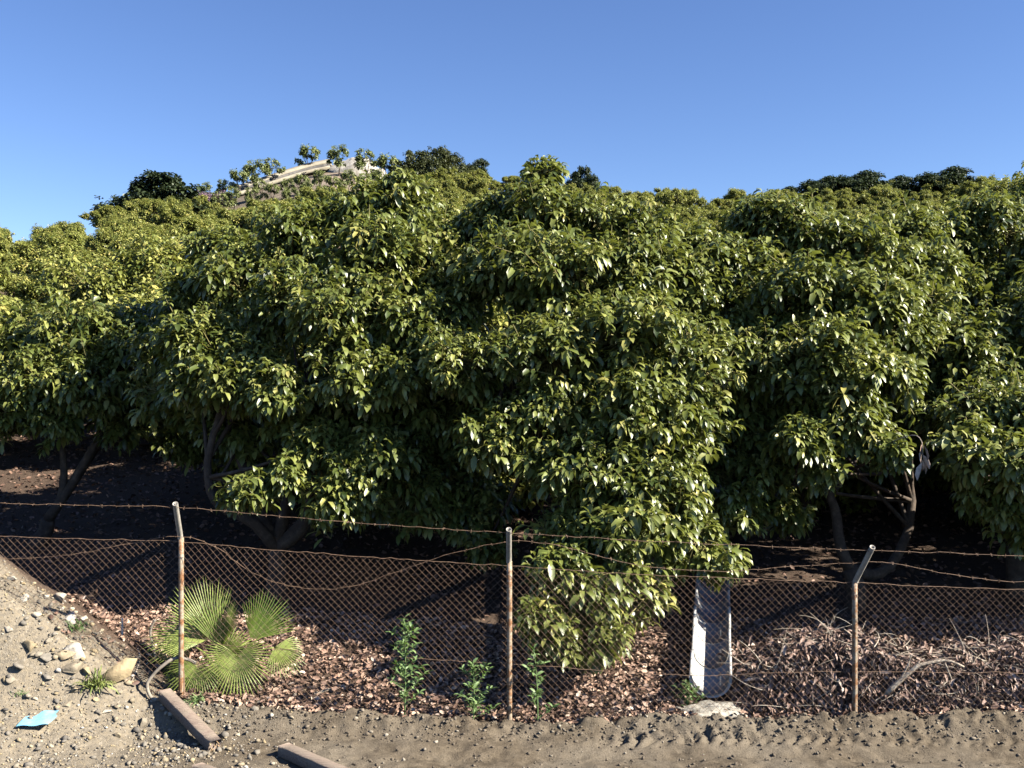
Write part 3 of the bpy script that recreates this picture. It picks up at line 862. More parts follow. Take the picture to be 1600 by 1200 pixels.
def wire(path, name, r=0.0024, barb=True, n=140):
    P = smoothpath(path, n) - FO
    P = P + np.stack([np.zeros(n), 0.004 * RNG.normal(size=n), 0.004 * RNG.normal(size=n)], 1)
    mb = MB(); mb.tube(P, r, 4, False)
    if barb:
        L = np.concatenate([[0], np.cumsum(np.linalg.norm(np.diff(P, axis=0), axis=1))])
        for s in np.arange(0.06, L[-1], 0.13):
            c = np.array([np.interp(s, L, P[:, k]) for k in range(3)])
            for q in range(2):
                v = RNG.normal(size=3); v[0] *= 0.3; v /= np.linalg.norm(v)
                mb.tube([c - v * 0.017 + np.array([0.004 * q, 0, 0]), c + v * 0.017 + np.array([0.004 * q, 0, 0])], 0.0022, 3, False)
    return mb.build(name, M['rust'], fence)
tips = []
for i, p in enumerate(POST):
    tips.append([p[4], 9.68, p[3] - 0.035])
    if i < len(POST) - 1:
        q = POST[i + 1]
        for t in (0.3, 0.7):
            tips.append([p[4] * (1 - t) + q[4] * t, 9.68, p[3] * (1 - t) + q[3] * t - 0.05 + random.uniform(-.008, .008)])
wire(tips, 'barbed_wire')
w2 = [(-225, 815), (-100, 858), (0, 872), (100, 868), (190, 852), (279, 838), (338, 856), (390, 892), (455, 916), (540, 918), (620, 893), (700, 866), (795, 846), (860, 850),
      (940, 870), (1010, 885), (1130, 893), (1200, 888), (1349, 879), (1400, 881), (1500, 900), (1600, 908), (1750, 893), (1875, 876)]
wire([px(x, y, 9.84 if x > 500 else 9.90) for x, y in w2], 'barbed_wire')
sv = [[x, float(mesh_y(x, 1.5)) - 0.004, float(mesh_top(np.array([x]))[0]) + 0.002] for x in np.linspace(x0, x1, 60)]
wire(sv, 'top_wire', 0.0028, False, 160)
wire([[x, float(mesh_y(x, z)) - 0.01, z] for x, z in ((-6.4, .95), (-3.2, .72), (-1.5, .60), (0, .50), (1.7, .40), (3.36, .44), (6.6, .40))], 'tension_wire', 0.0026, False, 100)

# ------------------------------------------------------------------ drainage channel
ch = empty('drainage_channel', (2.0, 10.45, tz(2.0, 10.45)))
tag(ch, 'pale concrete half pipe drain running down the slope to the fence', 'drain')
CO = np.array(ch.location)
ax = np.array([0.205, 1.0]); ax /= np.linalg.norm(ax)
perp = np.array([ax[1], -ax[0], 0.0])
def U(c, dirv, r=0.215, th=0.03, wall=0.02, n=16):
    up = np.cross(perp, dirv); up = up if up[2] > 0 else -up
    up /= np.linalg.norm(up)
    out = []; inn = []
    angs = np.linspace(-math.pi, 0, n)
    for (rr, lst) in ((r, out), (r - th, inn)):
        lst.append(c + perp * (-rr) + up * (r + wall))
        for a in angs: lst.append(c + perp * (math.cos(a) * rr) + up * (r + math.sin(a) * rr))
        lst.append(c + perp * rr + up * (r + wall))
    return out + inn[::-1]
s0 = 0.0
start = np.array([2.02, 10.42])
seglen = 0.62
for i in range(16):
    def cpt(s):
        q = start + ax * s
        return np.array([q[0], q[1], float(terrain(np.array([q[0]]), np.array([q[1]]), False)[0]) + 0.035])
    a = cpt(i * seglen); b = cpt(i * seglen + seglen - 0.008)
    dv = (b - a) / np.linalg.norm(b - a)
    jog = np.array([0, 0, 0.006 * (i % 2)])
    Va = U(a + jog, dv, 0.215 - 0.004 * (i % 2)); Vb = U(b + jog, dv, 0.215 - 0.004 * (i % 2))
    n = len(Va)
    Vv = np.array(Va + Vb) - CO
    Q = [[j, (j + 1) % n, n + (j + 1) % n, n + j] for j in range(n)]
    h2 = n // 2
    for j in range(h2 - 1):
        Q.append([j, n - 1 - j, n - 2 - j, j + 1][::-1]); Q.append([n + j, 2 * n - 1 - j, 2 * n - 2 - j, n + j + 1])
    mb = MB(); mb.add(Vv, Q)
    mb.build('channel_segment', M['concrete'], ch, False)
# rubble apron under the mouth
ap = np.array([2.0, 10.2])
nu, nvv = 40, 12
V = []
for j in range(nvv + 1):
    for i in range(nu):
        a = 2 * math.pi * i / nu; r = j / nvv
        k = 1 + 0.35 * float(fbm(np.array([math.cos(a) * 1.5]), np.array([math.sin(a) * 1.5]), 51, 3)[0]) + 0.12 * math.sin(5 * a)
        x = ap[0] + 0.34 * r * k * math.cos(a) - 0.05 * math.sin(a) * r; y = ap[1] + 0.22 * r * k * math.sin(a)
        z = tz(x, y) + 0.045 * (1 - r ** 3) + 0.04 * float(fbm(np.array([x * 9]), np.array([y * 9]), 52, 3)[0]) * (1 - r) if j < nvv else tz(x, y) - 0.05
        V.append([x, y, z])
Q = [[j * nu + i, (j + 1) * nu + i, (j + 1) * nu + (i + 1) % nu, j * nu + (i + 1) % nu] for j in range(nvv) for i in range(nu)]
V = np.array(V); ao = np.array([ap[0], ap[1], tz(*ap)])
o = obj('rubble_apron', np_mesh('rubble_apron', V - ao, np.array(Q), M['rubble'], None, False), None, ao)
tag(o, 'whitish rubble patch under the mouth of the concrete drain', 'rubble')

# ------------------------------------------------------------------ stones and loose ground
import bmesh
def ico(sub):
    bm = bmesh.new(); bmesh.ops.create_icosphere(bm, subdivisions=sub, radius=1.0)
    V = np.array([v.co[:] for v in bm.verts]); F = np.array([[v.index for v in f.verts] for f in bm.faces]); bm.free()
    return V, F
I1 = ico(1); I2 = ico(3)
def scatter_stones(name, X, Y, size, tint, mat, label, cat, sink=0.35):
    n = len(X)
    V0, F0 = I1
    rg = np.random.default_rng(n)
    s = size[:, None, None] * rg.uniform(0.6, 1.25, (n, 1, 3)) * np.array([1, 1, 0.75])
    V = V0[None] * s * rg.uniform(0.5, 1.25, (n, len(V0), 1))
    a = rg.uniform(0, 6.28, n); c, sn = np.cos(a), np.sin(a)
    Vx = V[:, :, 0] * c[:, None] - V[:, :, 1] * sn[:, None]; Vy = V[:, :, 0] * sn[:, None] + V[:, :, 1] * c[:, None]
    Z = terrain(X, Y) + size * (0.75 - sink) * 0.6
    V = np.stack([Vx + X[:, None], Vy + Y[:, None], V[:, :, 2] + Z[:, None]], -1).reshape(-1, 3)
    F = (np.arange(n)[:, None, None] * len(V0) + F0[None]).reshape(-1, 3)
    o = obj(name, np_mesh(name, V, F, mat, np.repeat(tint, len(V0)), False))
    tag(o, label, cat, kind='stuff')
rg = np.random.default_rng(77)
n = 13000
X = rg.uniform(-6.4, -1.6, n); Yy = rg.uniform(8.4, 10.5, n)
k = rg.random(n) < sstep(-1.6, -3.6, X) * (0.35 + 0.65 * (vnoise(X * 3, Yy * 3, 9) > -0.1))
X = X[k]; Yy = Yy[k]
sz = 0.006 + 0.014 * rg.random(len(X)) ** 2.5 + 0.022 * (rg.random(len(X)) < 0.06)
scatter_stones('gravel', X, Yy, sz, np.clip(rg.normal(0.5, 0.25, len(X)), 0, 1), M['stone'], 'loose grey and ochre gravel on the heap and track edge', 'gravel')
n = 5200
X = rg.uniform(-3.0, 6.4, n); Yy = rg.normal(9.74, 0.14, n) + 0.09 * vnoise(X * 0.9, X * 0, 8)
Yy = np.where(rg.random(n) < 0.3, rg.uniform(8.5, 9.9, n), Yy)
sz = 0.005 + 0.021 * rg.random(n) ** 4
scatter_stones('soil_clods', X, Yy, sz, np.clip(rg.normal(0.42, 0.22, n) + 0.5 * (rg.random(n) < 0.05), 0, 1), M['clod'], 'crumbled soil clods along the muddy edge of the track', 'soil')

def rock(p, s, tint, label, group=None, sq=(1, 1, 0.7), seed=0, name='rock'):
    rg = np.random.default_rng(seed)
    V0, F0 = I2
    nrm = rg.normal(size=(8, 3)); nrm /= np.linalg.norm(nrm, axis=1)[:, None]
    dist = rg.uniform(0.25, 0.55, 8)
    V = V0.copy()
    for nn, d in zip(nrm, dist):                       # chop facets off
        h = V @ nn - d
        V = V - np.where(h > 0, h, 0)[:, None] * nn[None]
    V = V * np.array(sq) * s * 1.9
    a = rg.uniform(0, 6.28)
    V = V @ np.array([[math.cos(a), math.sin(a), 0], [-math.sin(a), math.cos(a), 0], [0, 0, 1]])
    o = obj(name, np_mesh(name, V, F0, M['stone'], np.full(len(V), tint), False), None, (p[0], p[1], tz(p[0], p[1]) + s * 0.12))
    tag(o, label, 'rock', group)
    return o
RL = [(110, 966, 10, .97), (131, 968, 6, .9), (92, 938, 8, .9), (97, 1024, 11, .62), (50, 1012, 9, .68), (72, 1004, 5, .5), (133, 990, 5, .6), (145, 1018, 6, .7), (15, 905, 6, .97),
      (38, 936, 6, .93), (30, 1042, 7, .45), (20, 1062, 6, .5), (68, 1030, 7, .4), (165, 1112, 5, .9), (105, 1104, 6, .55), (200, 1068, 5, .6), (225, 1130, 7, .5), (12, 985, 5, .9),
      (60, 962, 6, .9), (88, 985, 5, .6), (150, 1095, 5, .7), (40, 1090, 5, .5), (115, 1080, 5, .65), (350, 1150, 4, .95), (180, 1150, 5, .6), (75, 1060, 6, .35), (135, 1050, 6, .66)]
for i, (x, y, s, t) in enumerate(RL):
    p = hit(x, y)
    rock(p, s / FPX * p[1], t, 'pale broken stone lying loose on the gravel heap', 'stones scattered on the gravel heap', seed=i + 1)
p = hit(122, 1024); rock(p, 0.085, .95, 'angular two toned stone beside the ochre rock on the gravel heap', seed=51)
p = hit(118, 1042); rock(p, 0.10, .55, 'flat grey stone at the foot of the angular two toned stone', None, (1.2, .8, .5), seed=52)
# ochre slab leaning
p = hit(178, 1052); p[1] -= 0.12
mb = MB()
e1 = np.array([0.9, 0.25, -0.05]); e2 = np.array([0.28, 0.30, 0.75]); e3 = np.cross(e1, e2); e3 /= np.linalg.norm(e3)
pol = np.array([[-.17, .0], [.02, -.02], [.16, .08], [.15, .25], [.04, .26], [-.06, .15]])
fr = [e1 / np.linalg.norm(e1) * a + e2 / np.linalg.norm(e2) * b for a, b in pol]
Vv = [f - e3 * 0.03 for f in fr] + [f + e3 * 0.03 for f in fr]
k = len(fr)
mb.add(np.array(Vv), [[j, (j + 1) % k, k + (j + 1) % k, k + j] for j in range(k)], [[0, j + 1, j] for j in range(1, k - 1)] + [[k, k + j, k + j + 1] for j in range(1, k - 1)], 0.72)
o = mb.build('rock_slab', M['stone'], None, False, (p[0], p[1], tz(p[0], p[1]) - 0.03))
tag(o, 'yellowish flat rock slab leaning up at the foot of the gravel heap', 'rock')

# ------------------------------------------------------------------ dead leaves, brush pile
def PROF(X):
    return np.interp(X, [2.2, 2.5, 2.9, 3.3, 3.7, 4.1, 4.6, 5.1, 5.8, 6.6, 7.2], [0, .26, .46, .50, .42, .27, .30, .40, .44, .40, 0])
def pile(X, Y):
    h = PROF(X) * (1 + 0.35 * fbm(X * 2.3, Y * 2.3, 91, 3))
    return h * sstep(10.06, 10.42, Y) * (1 - sstep(10.75, 11.7, Y))
def litter(n, xr, yr, seed, lr, dens=None):
    rg = np.random.default_rng(seed)
    X = rg.uniform(*xr, n); Yy = rg.uniform(*yr, n)
    keep = (Yy + 0.22 * fbm(X * 2, Yy * 2, 31, 3)) > 9.9 + 0.1 * rg.random(n)
    keep &= ~((X < -3.3) & (Yy < 10.6) & (rg.random(n) < 0.93))
    keep &= ~((np.abs(X - (2.02 + 0.205 * (Yy - 10.42))) < 0.20) & (Yy > 10.3) & (rg.random(n) < 0.97))
    keep &= ~((np.hypot((X - 2.0) / 0.34, (Yy - 10.2) / 0.2) < 1) & (rg.random(n) < 0.9))
    X = X[keep]; Yy = Yy[keep]; n = len(X)
    Z = terrain(X, Yy) + rg.uniform(0.004, 0.045, n)
    a = rg.uniform(0, 6.28, n)
    D = np.stack([np.cos(a), np.sin(a), rg.normal(size=n) * 0.35], 1)
    V = leaves(np.stack([X, Yy, Z], 1), D, rg.uniform(*lr, n), rg.normal(size=n) * 0.5, rg.normal(size=n) * 0.8, 0.26, 0.45)
    V[:, :, 2] = np.maximum(V[:, :, 2], (terrain(V[:, :, 0], V[:, :, 1]) - 0.002))
    return V, np.clip(rg.normal(0.42, 0.28, n), 0, 1)
V1, t1 = litter(33000, (-4.6, 6.6), (9.8, 12.4), 81, (0.03, 0.085))
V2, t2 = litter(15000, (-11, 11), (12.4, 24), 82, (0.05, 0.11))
t2 = t2 * 0.45  # far leaves darkened: the shade under the trees is put into their colour
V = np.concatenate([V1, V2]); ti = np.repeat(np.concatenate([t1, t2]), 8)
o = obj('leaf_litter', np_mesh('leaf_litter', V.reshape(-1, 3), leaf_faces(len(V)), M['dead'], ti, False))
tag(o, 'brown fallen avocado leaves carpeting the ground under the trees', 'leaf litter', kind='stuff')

bp = empty('brush_pile', (4.2, 10.5, tz(4.2, 10.5)))
tag(bp, 'heap of dried branches and dead leaves against the inside of the fence', 'brush pile')
BO = np.array(bp.location)
bx = np.arange(2.15, 7.25, 0.06); by = np.arange(10.04, 11.75, 0.05)
BX, BY = np.meshgrid(bx, by)
BZ = terrain(BX, BY) + pile(BX, BY) - 0.045
i2 = np.arange(BX.size).reshape(BX.shape)
BQ = np.stack([i2[:-1, :-1], i2[:-1, 1:], i2[1:, 1:], i2[1:, :-1]], -1).reshape(-1, 4)
M['debris'] = noise_mat('packed_debris', [(0.3, (0.022, 0.014, 0.011)), (0.7, (0.075, 0.050, 0.038))], 18, 0.95, 0.8, 0.03)
obj('debris_core', np_mesh('debris_core', np.stack([BX, BY, BZ], -1).reshape(-1, 3) - BO, BQ, M['debris'], None, True), bp)
rg = np.random.default_rng(93)
n = 17000
X = rg.uniform(2.2, 7.1, n); Yy = 10.05 + 1.3 * rg.random(n) ** 1.5
k = pile(X, Yy) > 0.03
X = X[k]; Yy = Yy[k]; n = len(X)
Z = terrain(X, Yy) + pile(X, Yy) + rg.uniform(-0.03, 0.05, n)
D = np.stack([rg.normal(size=n) * 0.55, -0.35 + rg.normal(size=n) * 0.45, -0.35 + rg.normal(size=n) * 0.5], 1)
V = leaves(np.stack([X, Yy, Z], 1), D, rg.uniform(0.06, 0.15, n), rg.uniform(0.3, 1.6, n), rg.normal(size=n) * 0.9, 0.13, 0.6)
V[:, :, 1] = np.maximum(V[:, :, 1], 10.05)
o = obj('dead_leaves', np_mesh('dead_leaves', V.reshape(-1, 3) - BO, leaf_faces(n), M['brush'], np.repeat(np.clip(rg.normal(0.48, 0.24, n), 0, 1), 8), False), bp); o['kind'] = 'stuff'
mb = MB()
for q in range(420):
    x = rg.uniform(2.4, 6.8); y = rg.uniform(10.08, 10.9)
    z = tz(x, y) + float(pile(np.array([x]), np.array([y]))[0]) + rg.uniform(-0.02, 0.06)
    v = rg.normal(size=3) * np.array([1, .4, .5]); v /= np.linalg.norm(v)
    L = rg.uniform(0.15, 0.5)
    p0 = np.array([x, y, z]); p2 = p0 + v * L - np.array([0, 0, 0.1 * L])
    p1 = (p0 + p2) / 2 + rg.normal(size=3) * 0.07
    P = bez(p0, p1, p2, 6); P[:, 1] = np.maximum(P[:, 1], 10.06)
    mb.tube(P - BO, np.linspace(0.005, 0.002, 6) * rg.uniform(.5, 1.3), 4, False)
o = mb.build('twigs', M['drywood'], bp); o['kind'] = 'stuff'
for path, r in (([(1385, 1083), (1408, 1062), (1432, 1042), (1450, 1036), (1480, 1032), (1506, 1042)], 0.026), ([(1408, 1060), (1418, 1040), (1424, 1022)], 0.012),
                ([(1476, 1036), (1484, 1055), (1487, 1062)], 0.012), ([(1343, 1108), (1390, 1080), (1440, 1030)], 0.009)):
    mb = MB()
    P = smoothpath([px(x, y, 10.13) for x, y in path], 14) - BO
    mb.tube(P, np.linspace(r, r * 0.45, 14), 8, True, wob=0.25)
    mb.build('branch', M['drywood'], bp)

def stick(name, pts, r, mat, label, cat, group=None, d=None, taper=0.6, n=14, k=8, ground=True):
    P = []
    for p in pts:
        if len(p) == 3: P.append(px(*p))
        else:
            h = hit(*p); h[2] += 0.012; P.append(h)
    P = smoothpath(P, n)
    o0 = P[0].copy()
    mb = MB(); mb.tube(P - o0, np.linspace(r, r * taper, n), k, True, wob=0.12)
    o = mb.build(name, mat, None, True, o0)
    return tag(o, label, cat, group)
stick('fallen_branch', [(1006, 1118), (1009, 1105), (1018, 1098), (1040, 1096)], 0.014, M['drywood'], 'hooked pale stick on the leaf litter beside the drain', 'stick')
stick('fallen_branch', [(960, 1116), (985, 1106), (1004, 1100)], 0.007, M['drywood'], 'thin straight pale stick reaching the hooked stick', 'stick')
stick('fallen_branch', [(490, 1086), (520, 1078), (560, 1072)], 0.016, M['drywood'], 'grey stick on the litter to one side of the fan palm', 'stick')
stick('fallen_branch', [(213, 1010), (219, 1030), (213, 1050), (205, 1068)], 0.008, M['drywood'], 'dry crooked twig on the ground by the yellowish slab', 'stick')
stick('grey_stake', [(191, 993, 10.2), (191, 966, 10.2)], 0.010, M['pvc'], 'short grey stake upright behind the mesh by the gravel heap', 'stake', taper=1)
stick('rusty_rod', [(288, 1100, 10.0), (287.5, 1070, 10.0), (286, 1040, 10.0)], 0.010, M['rust'], 'thin rusty rod standing against the fence post by the fan palm', 'rod', taper=0.9)
stick('irrigation_hose', [(306, 1036, 10.12), (292, 1030, 10.09), (272, 1029, 10.02), (252, 1042, 9.98), (238, 1056, 9.96), (230, 1070, 9.94), (235, 1088, 9.92), (250, 1101, 9.92)], 0.017, M['hose'],
      'grey hose arching out of the ground past the fence post', 'hose', taper=1, n=26)
stick('hose_end', [(243, 968, 10.3), (237, 978, 10.3), (235, 992, 10.3), (240, 1012, 10.3), (243, 1030, 10.3)], 0.013, M['hose'], 'pale upright hose end behind the mesh beside the fan palm', 'hose', taper=1, n=16)

# ------------------------------------------------------------------ timber, plastic
def timber(a, b, w, h, label, seed):
    a = np.asarray(a, float); b = np.asarray(b, float)
    o0 = a.copy()
    d = (b - a); L = np.linalg.norm(d); d /= L
    s = np.cross(d, [0, 0, 1]); s /= np.linalg.norm(s); u = np.cross(s, d)
    rg = np.random.default_rng(seed)
    n = 14; V = []; bev = 0.008
    prof = [(-w / 2 + bev, -h / 2), (w / 2 - bev, -h / 2), (w / 2, -h / 2 + bev), (w / 2, h / 2 - bev), (w / 2 - bev, h / 2), (-w / 2 + bev, h / 2), (-w / 2, h / 2 - bev), (-w / 2, -h / 2 + bev)]
    for i in range(n):
        for (p, q) in prof:
            V.append(d * (L * i / (n - 1)) + s * (p + rg.normal() * 0.0015) + u * (q + rg.normal() * 0.0015))
    k = len(prof)
    Q = [[i * k + j, i * k + (j + 1) % k, (i + 1) * k + (j + 1) % k, (i + 1) * k + j] for i in range(n - 1) for j in range(k)]
    T = [[0, j, j + 1] for j in range(1, k - 1)] + [[(n - 1) * k, (n - 1) * k + j + 1, (n - 1) * k + j] for j in range(1, k - 1)]
    t = empty('timber_beam', o0)
    tag(t, label, 'timber')
    mb = MB(); mb.add(np.array(V), Q, T)
    mb.build('beam', M['timber'], t, False)
    mb = MB()                                          # splintered end
    for q in range(16):
        c = d * (L - 0.01) + s * rg.uniform(-w / 2, w / 2) * 0.85 + u * rg.uniform(-h / 2, h / 2) * 0.85
        mb.tube([c, c + d * rg.uniform(0.015, 0.05) + rg.normal(size=3) * 0.008], [0.010, 0.003], 4, True)
    mb.build('splintered_end', M['sawn'], t, False)
def on(x, y, up):
    return np.array([x, y, tz(x, y) + up])
timber(on(-3.36, 9.90, 0.075), on(-2.66, 9.17, 0.045), 0.12, 0.10, 'weathered timber beam lying against the fence post foot with a splintered end', 1)
timber(on(-2.02, 9.06, 0.05), on(-1.25, 8.36, 0.045), 0.12, 0.10, 'weathered timber beam lying alone on the muddy track', 2)
timber(on(-2.66, 8.66, 0.04), on(-1.95, 8.05, 0.04), 0.11, 0.09, 'weathered timber beam between the two others, flat on the track', 3)
p = hit(62, 1131)
nu, nv = 12, 8
V = []
for lay in (0, 1):
    for j in range(nv + 1):
        for i in range(nu + 1):
            a = i / nu - 0.5; b = j / nv - 0.5
            x = p[0] + 0.27 * a * (1 - 0.25 * (b > 0.2)) + 0.03 * b; y = p[1] + 0.24 * b + 0.03 * a
            V.append([x, y, tz(p[0], p[1]) + 0.05 + (y - p[1]) * 0.22 + 0.006 * math.sin(9 * a + 4 * b) - 0.003 * lay])
n1 = (nu + 1) * (nv + 1)
Q = []
for j in range(nv):
    for i in range(nu):
        a = j * (nu + 1) + i; q = [a, a + 1, a + nu + 2, a + nu + 1]
        Q.append(q); Q.append([n1 + v for v in q[::-1]])
V = np.array(V)
o = obj('plastic_sheet', np_mesh('plastic_sheet', V - p, np.array(Q), M['blue'], None, True), None, p)
tag(o, 'light blue scrap of plastic sheet lying on the gravel', 'plastic scrap')

# ------------------------------------------------------------------ fan palm
pb = hit(338, 1066)
pb = np.array([-2.98, 10.45, tz(-2.98, 10.45)])
palm = empty('fan_palm', pb)
tag(palm, 'small fan palm with bright green pleated leaves behind the fence post', 'palm')
def fan(hx, hy, d, mid, nrm, Rr, spread, nseg, tint, cup=0.25, droop=0.1):
    Rr *= 1.14
    h = px(hx, hy, d)
    m = np.asarray(mid, float); m /= np.linalg.norm(m)
    nn = np.asarray(nrm, float); nn -= m * np.dot(nn, m); nn /= np.linalg.norm(nn)
    s = np.cross(m, nn)
    V = []; Q = []; T = []; tt_ = []
    rg = np.random.default_rng(int(hx * 7 + hy))
    for i in range(nseg):
        a = (-0.5 + (i + 0.5) / nseg) * spread
        da = spread / nseg * 0.5
        rl = Rr * (1 - 0.22 * (abs(a) / (spread / 2)) ** 2) * rg.uniform(0.93, 1.05)
        def pt(ang, r, off):
            q = m * math.cos(ang) + s * math.sin(ang)
            v = h + q * r + nn * (cup * r * (abs(ang) / (spread / 2)) ** 1.5 + off)
            return v - np.array([0, 0, droop * (r / Rr) ** 2 * Rr])
        k = len(V)
        r0, r1, r2 = 0.012, rl * 0.46, rl * 0.78
        V += [pt(a, r0, 0), pt(a - da, r1, 0), pt(a, r1, 0.014), pt(a + da, r1, 0), pt(a - da * 0.42, r2, 0), pt(a, r2, 0.010), pt(a + da * 0.42, r2, 0), pt(a + rg.normal() * da * 0.3, rl, -0.02)]
        T += [[k, k + 2, k + 1], [k, k + 3, k + 2], [k + 4, k + 5, k + 7], [k + 5, k + 6, k + 7]]
        Q += [[k + 1, k + 2, k + 5, k + 4], [k + 2, k + 3, k + 6, k + 5]]
        tt_ += [np.clip(tint + rg.normal() * 0.12, 0, 1)] * 8
    mb = MB(); mb.add(np.array(V) - h, Q, T, np.array(tt_))
    fo = mb.build('fan_leaf', M['palm'], palm, False, h - pb)
    mb = MB()
    c0 = pb + np.array([0, 0, 0.10])
    mb.tube(bez(c0, (c0 + h) / 2 + np.array([0, 0, 0.12]), h, 8) - h, np.linspace(0.012, 0.007, 8), 6, True, 0.8)
    mb.build('petiole', M['palm'], fo)
fan(370, 1024, 10.28, (0.05, -0.35, -0.93), (0.05, -0.9, 0.35), 0.38, 4.5, 44, 0.85, 0.30, 0.12)
fan(352, 1022, 10.5, (0.5, 0.1, 0.6), (-0.2, -0.9, 0.3), 0.30, 2.6, 22, 0.4, 0.2, 0.1)
fan(345, 1014, 10.40, (0.08, 0.15, 1.0), (-0.15, -0.95, 0.2), 0.50, 1.5, 30, 0.35, 0.75, 0.0)
fan(333, 998, 10.50, (-0.42, 0.15, 0.95), (0.25, -0.95, 0.1), 0.58, 1.5, 28, 0.8, 0.25, 0.02)
fan(328, 998, 10.36, (-0.95, -0.1, 0.28), (0.1, -0.6, 0.8), 0.60, 1.7, 26, 0.7, 0.15, 0.22)
fan(312, 1034, 10.25, (-0.35, -0.35, -0.8), (0.1, -0.8, 0.5), 0.36, 2.8, 30, 0.55, 0.15, 0.05)
fan(300, 1010, 10.55, (-0.9, 0.1, -0.25), (0, -0.9, 0.4), 0.42, 2.6, 28, 0.15, 0.2, 0.1)  # low tint paints shade into this fan behind the hose
fan(428, 1012, 10.45, (0.8, -0.2, -0.4), (0.1, -0.6, 0.8), 0.30, 2.6, 24, 0.6, 0.2, 0.2)
fan(392, 1000, 11.1, (0.45, 0.3, 0.9), (0.5, -0.8, 0.2), 0.52, 1.7, 26, 0.1, 0.4, 0.05)  # rear fan coloured dark as if shaded
mb = MB(); mb.tube([[0, 0, -0.1], [0, 0.01, 0.06], [0.01, 0, 0.16]], [0.10, 0.09, 0.045], 10, True, wob=0.25)
mb.build('stump', M['bark'], palm)

# ------------------------------------------------------------------ weeds and grass
def weed(x, y, htpx, label, seed, spread=0.16, nbr=6, leafL=(0.06, 0.10), d=9.93, lean=0.0, nl=9, name='weed', mat='weed', wr=0.2):
    rg = np.random.default_rng(seed)
    b = np.array([(x - CX) / FPX * d, d, 0.0]); b[2] = tz(b[0], b[1])
    Hh = htpx / FPX * d
    t = empty(name, b); tag(t, label, 'weed')
    top = np.array([lean * Hh, rg.normal() * 0.03, Hh])
    st = bez([0, 0, -0.03], [top[0] * 0.3 + 0.02, 0, Hh * 0.5], top, 9)
    mb = MB(); mb.tube(st, np.linspace(0.0085, 0.003, 9), 5, True)
    P = []; D = []; L = []
    def whorl(p, axis_, n, l):
        for q in range(n):
            a = q * 2.399 + rg.uniform(0, 1)
            dv = np.array([math.cos(a), math.sin(a), 0.45 + rg.normal() * 0.3]) + axis_ * 0.5
            P.append(p - axis_ * 0.012 * q); D.append(dv); L.append(l * rg.uniform(0.7, 1.15))
    whorl(st[-1], np.array([0, 0, 1.0]), nl + 2, leafL[1] * 0.8)
    for q in range(nbr):
        f = 0.12 + 0.8 * q / nbr
        p0 = np.array([np.interp(f, np.linspace(0, 1, 9), st[:, k]) for k in range(3)])
        a = q * 2.4 + rg.uniform(-.5, .5)
        ln = spread * (1.15 - 0.6 * f) * rg.uniform(0.7, 1.3)
        p2 = p0 + np.array([math.cos(a) * ln, math.sin(a) * ln * 0.7, ln * rg.uniform(0.3, 0.9)])
        mb.tube(bez(p0, (p0 + p2) / 2 - np.array([0, 0, 0.01]), p2, 5), np.linspace(0.005, 0.0025, 5), 4, False)
        av = (p2 - p0) / np.linalg.norm(p2 - p0)
        whorl(p2, av, nl, rg.uniform(*leafL))
        whorl((p0 + p2) / 2, av, 3, rg.uniform(*leafL))
        whorl(p0, np.array([0, 0, 1.0]), 2, rg.uniform(*leafL))
    mb.build('stem', M[mat], t)
    P = np.array(P); D = np.array(D); L = np.array(L); n = len(P)
    V = leaves(P, D, L, rg.uniform(0.2, 1.0, n), rg.normal(size=n) * 0.4, wr, 0.3)
    for i in range(min(n, 290)):
        c = V[i][0]
        obj('leaf', np_mesh('leaf', V[i] - c, LT, M[mat], np.full(8, np.clip(rg.normal(0.55, 0.25), 0, 1)), True), t, c)
weed(632, 1122, 152, 'tallest leafy green weed standing alone before the mesh', 401, 0.17, 20, (0.06, 0.10), nl=8, wr=0.15)
weed(739, 1132, 92, 'short bushy green weed just before the middle fence post', 402, 0.20, 12, (0.06, 0.10), nl=8, wr=0.15)
weed(840, 1132, 118, 'spindly green weed on a bare stem beside the middle fence post', 403, 0.14, 6, (0.055, 0.09), lean=-0.05, nl=9, wr=0.15)
weed(1072, 1068, 34, 'low feathery green weed growing against the concrete drain', 404, 0.14, 8, (0.05, 0.08), 10.32, nl=8)
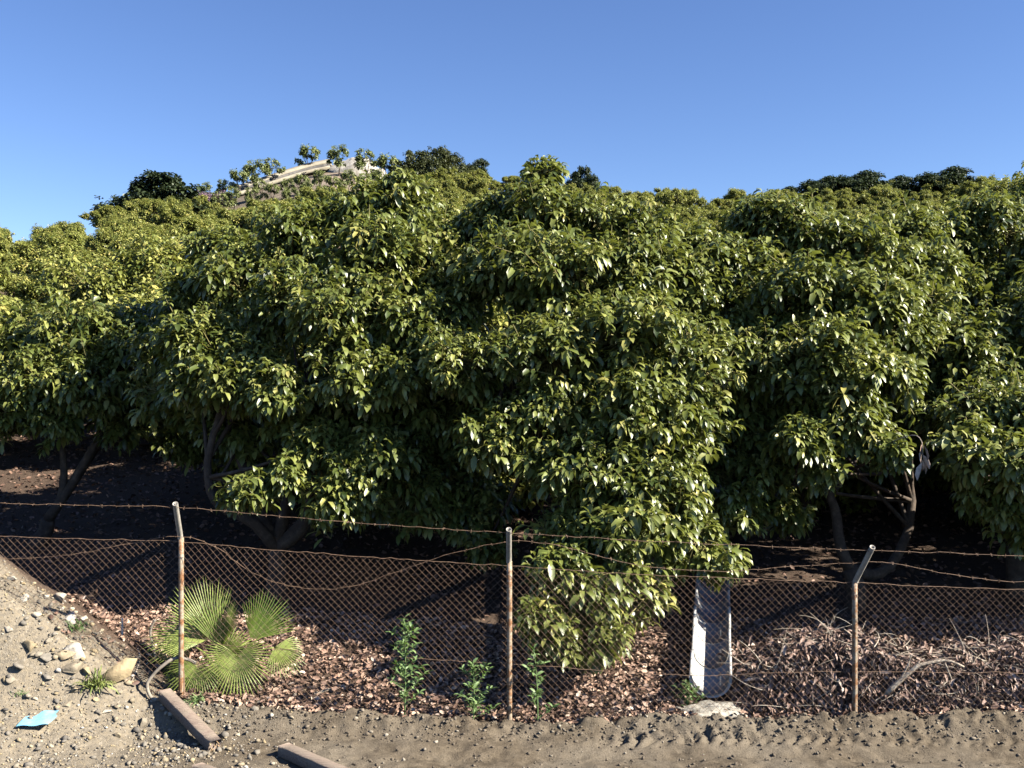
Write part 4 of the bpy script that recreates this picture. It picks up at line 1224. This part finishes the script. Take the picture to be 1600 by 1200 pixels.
def tuft(x, y, n, hL, label, seed, mat, tint):
    rg = np.random.default_rng(seed)
    p = hit(x, y)
    P = np.zeros((n, 3)); P[:, :2] = rg.normal(size=(n, 2)) * 0.035
    P[:, 2] = -0.01
    D = np.stack([rg.normal(size=n) * 0.6, rg.normal(size=n) * 0.5, np.full(n, 1.0)], 1)
    V = leaves(P, D, rg.uniform(hL * 0.5, hL, n), rg.uniform(0.5, 2.4, n), rg.normal(size=n) * 0.4, 0.035, 0.3)
    o = obj('grass_tuft', np_mesh('grass_tuft', V.reshape(-1, 3), leaf_faces(n), M[mat], np.repeat(np.clip(rg.normal(tint, .25, n), 0, 1), 8), True), None, (p[0], p[1], tz(p[0], p[1])))
    tag(o, label, 'grass tuft')
tuft(150, 1074, 110, 0.26, 'yellowing grass tuft at the foot of the yellowish slab', 411, 'grass', 0.7)
tuft(118, 984, 90, 0.16, 'dark green plant tuft below the white stone on the gravel heap', 412, 'weed', 0.2)
tuft(30, 1086, 60, 0.10, 'small green tuft on the gravel above the blue plastic scrap', 413, 'weed', 0.4)
tuft(305, 1098, 60, 0.16, 'green grass tuft at the foot of the fence post by the timber beam', 414, 'weed', 0.6)

# dried spray hanging from the crooked-trunk tree
tb = [o for o in COL.objects if o.get('label', '').startswith('avocado tree whose pale')][0]
bo = np.array(tb.location)
rg = np.random.default_rng(420)
h0 = px(1440, 690, 11.2)
mb = MB(); mb.tube(smoothpath([px(1380, 695, 11.8), px(1425, 680, 11.3), h0, px(1442, 715, 11.2)], 10) - bo, np.linspace(0.006, 0.003, 10), 5, False)
mb.build('dry_twig', M['drywood'], tb)
n = 9
P = np.array([px(1440 + rg.uniform(-3, 3), 690 + 5 * q * 0.8, 11.2) for q in range(n)]) - bo
D = np.stack([rg.normal(size=n) * 0.3, rg.normal(size=n) * 0.3, np.full(n, -1.0)], 1)
V = leaves(P, D, rg.uniform(0.12, 0.22, n), rg.uniform(0.2, 0.8, n), rg.normal(size=n), 0.17, 0.5)
for i in range(n):
    obj('dead_leaf', np_mesh('dead_leaf', V[i] - V[i][0], LT, M['dead'], np.full(8, rg.uniform(0.75, 1)), False), tb, V[i][0])
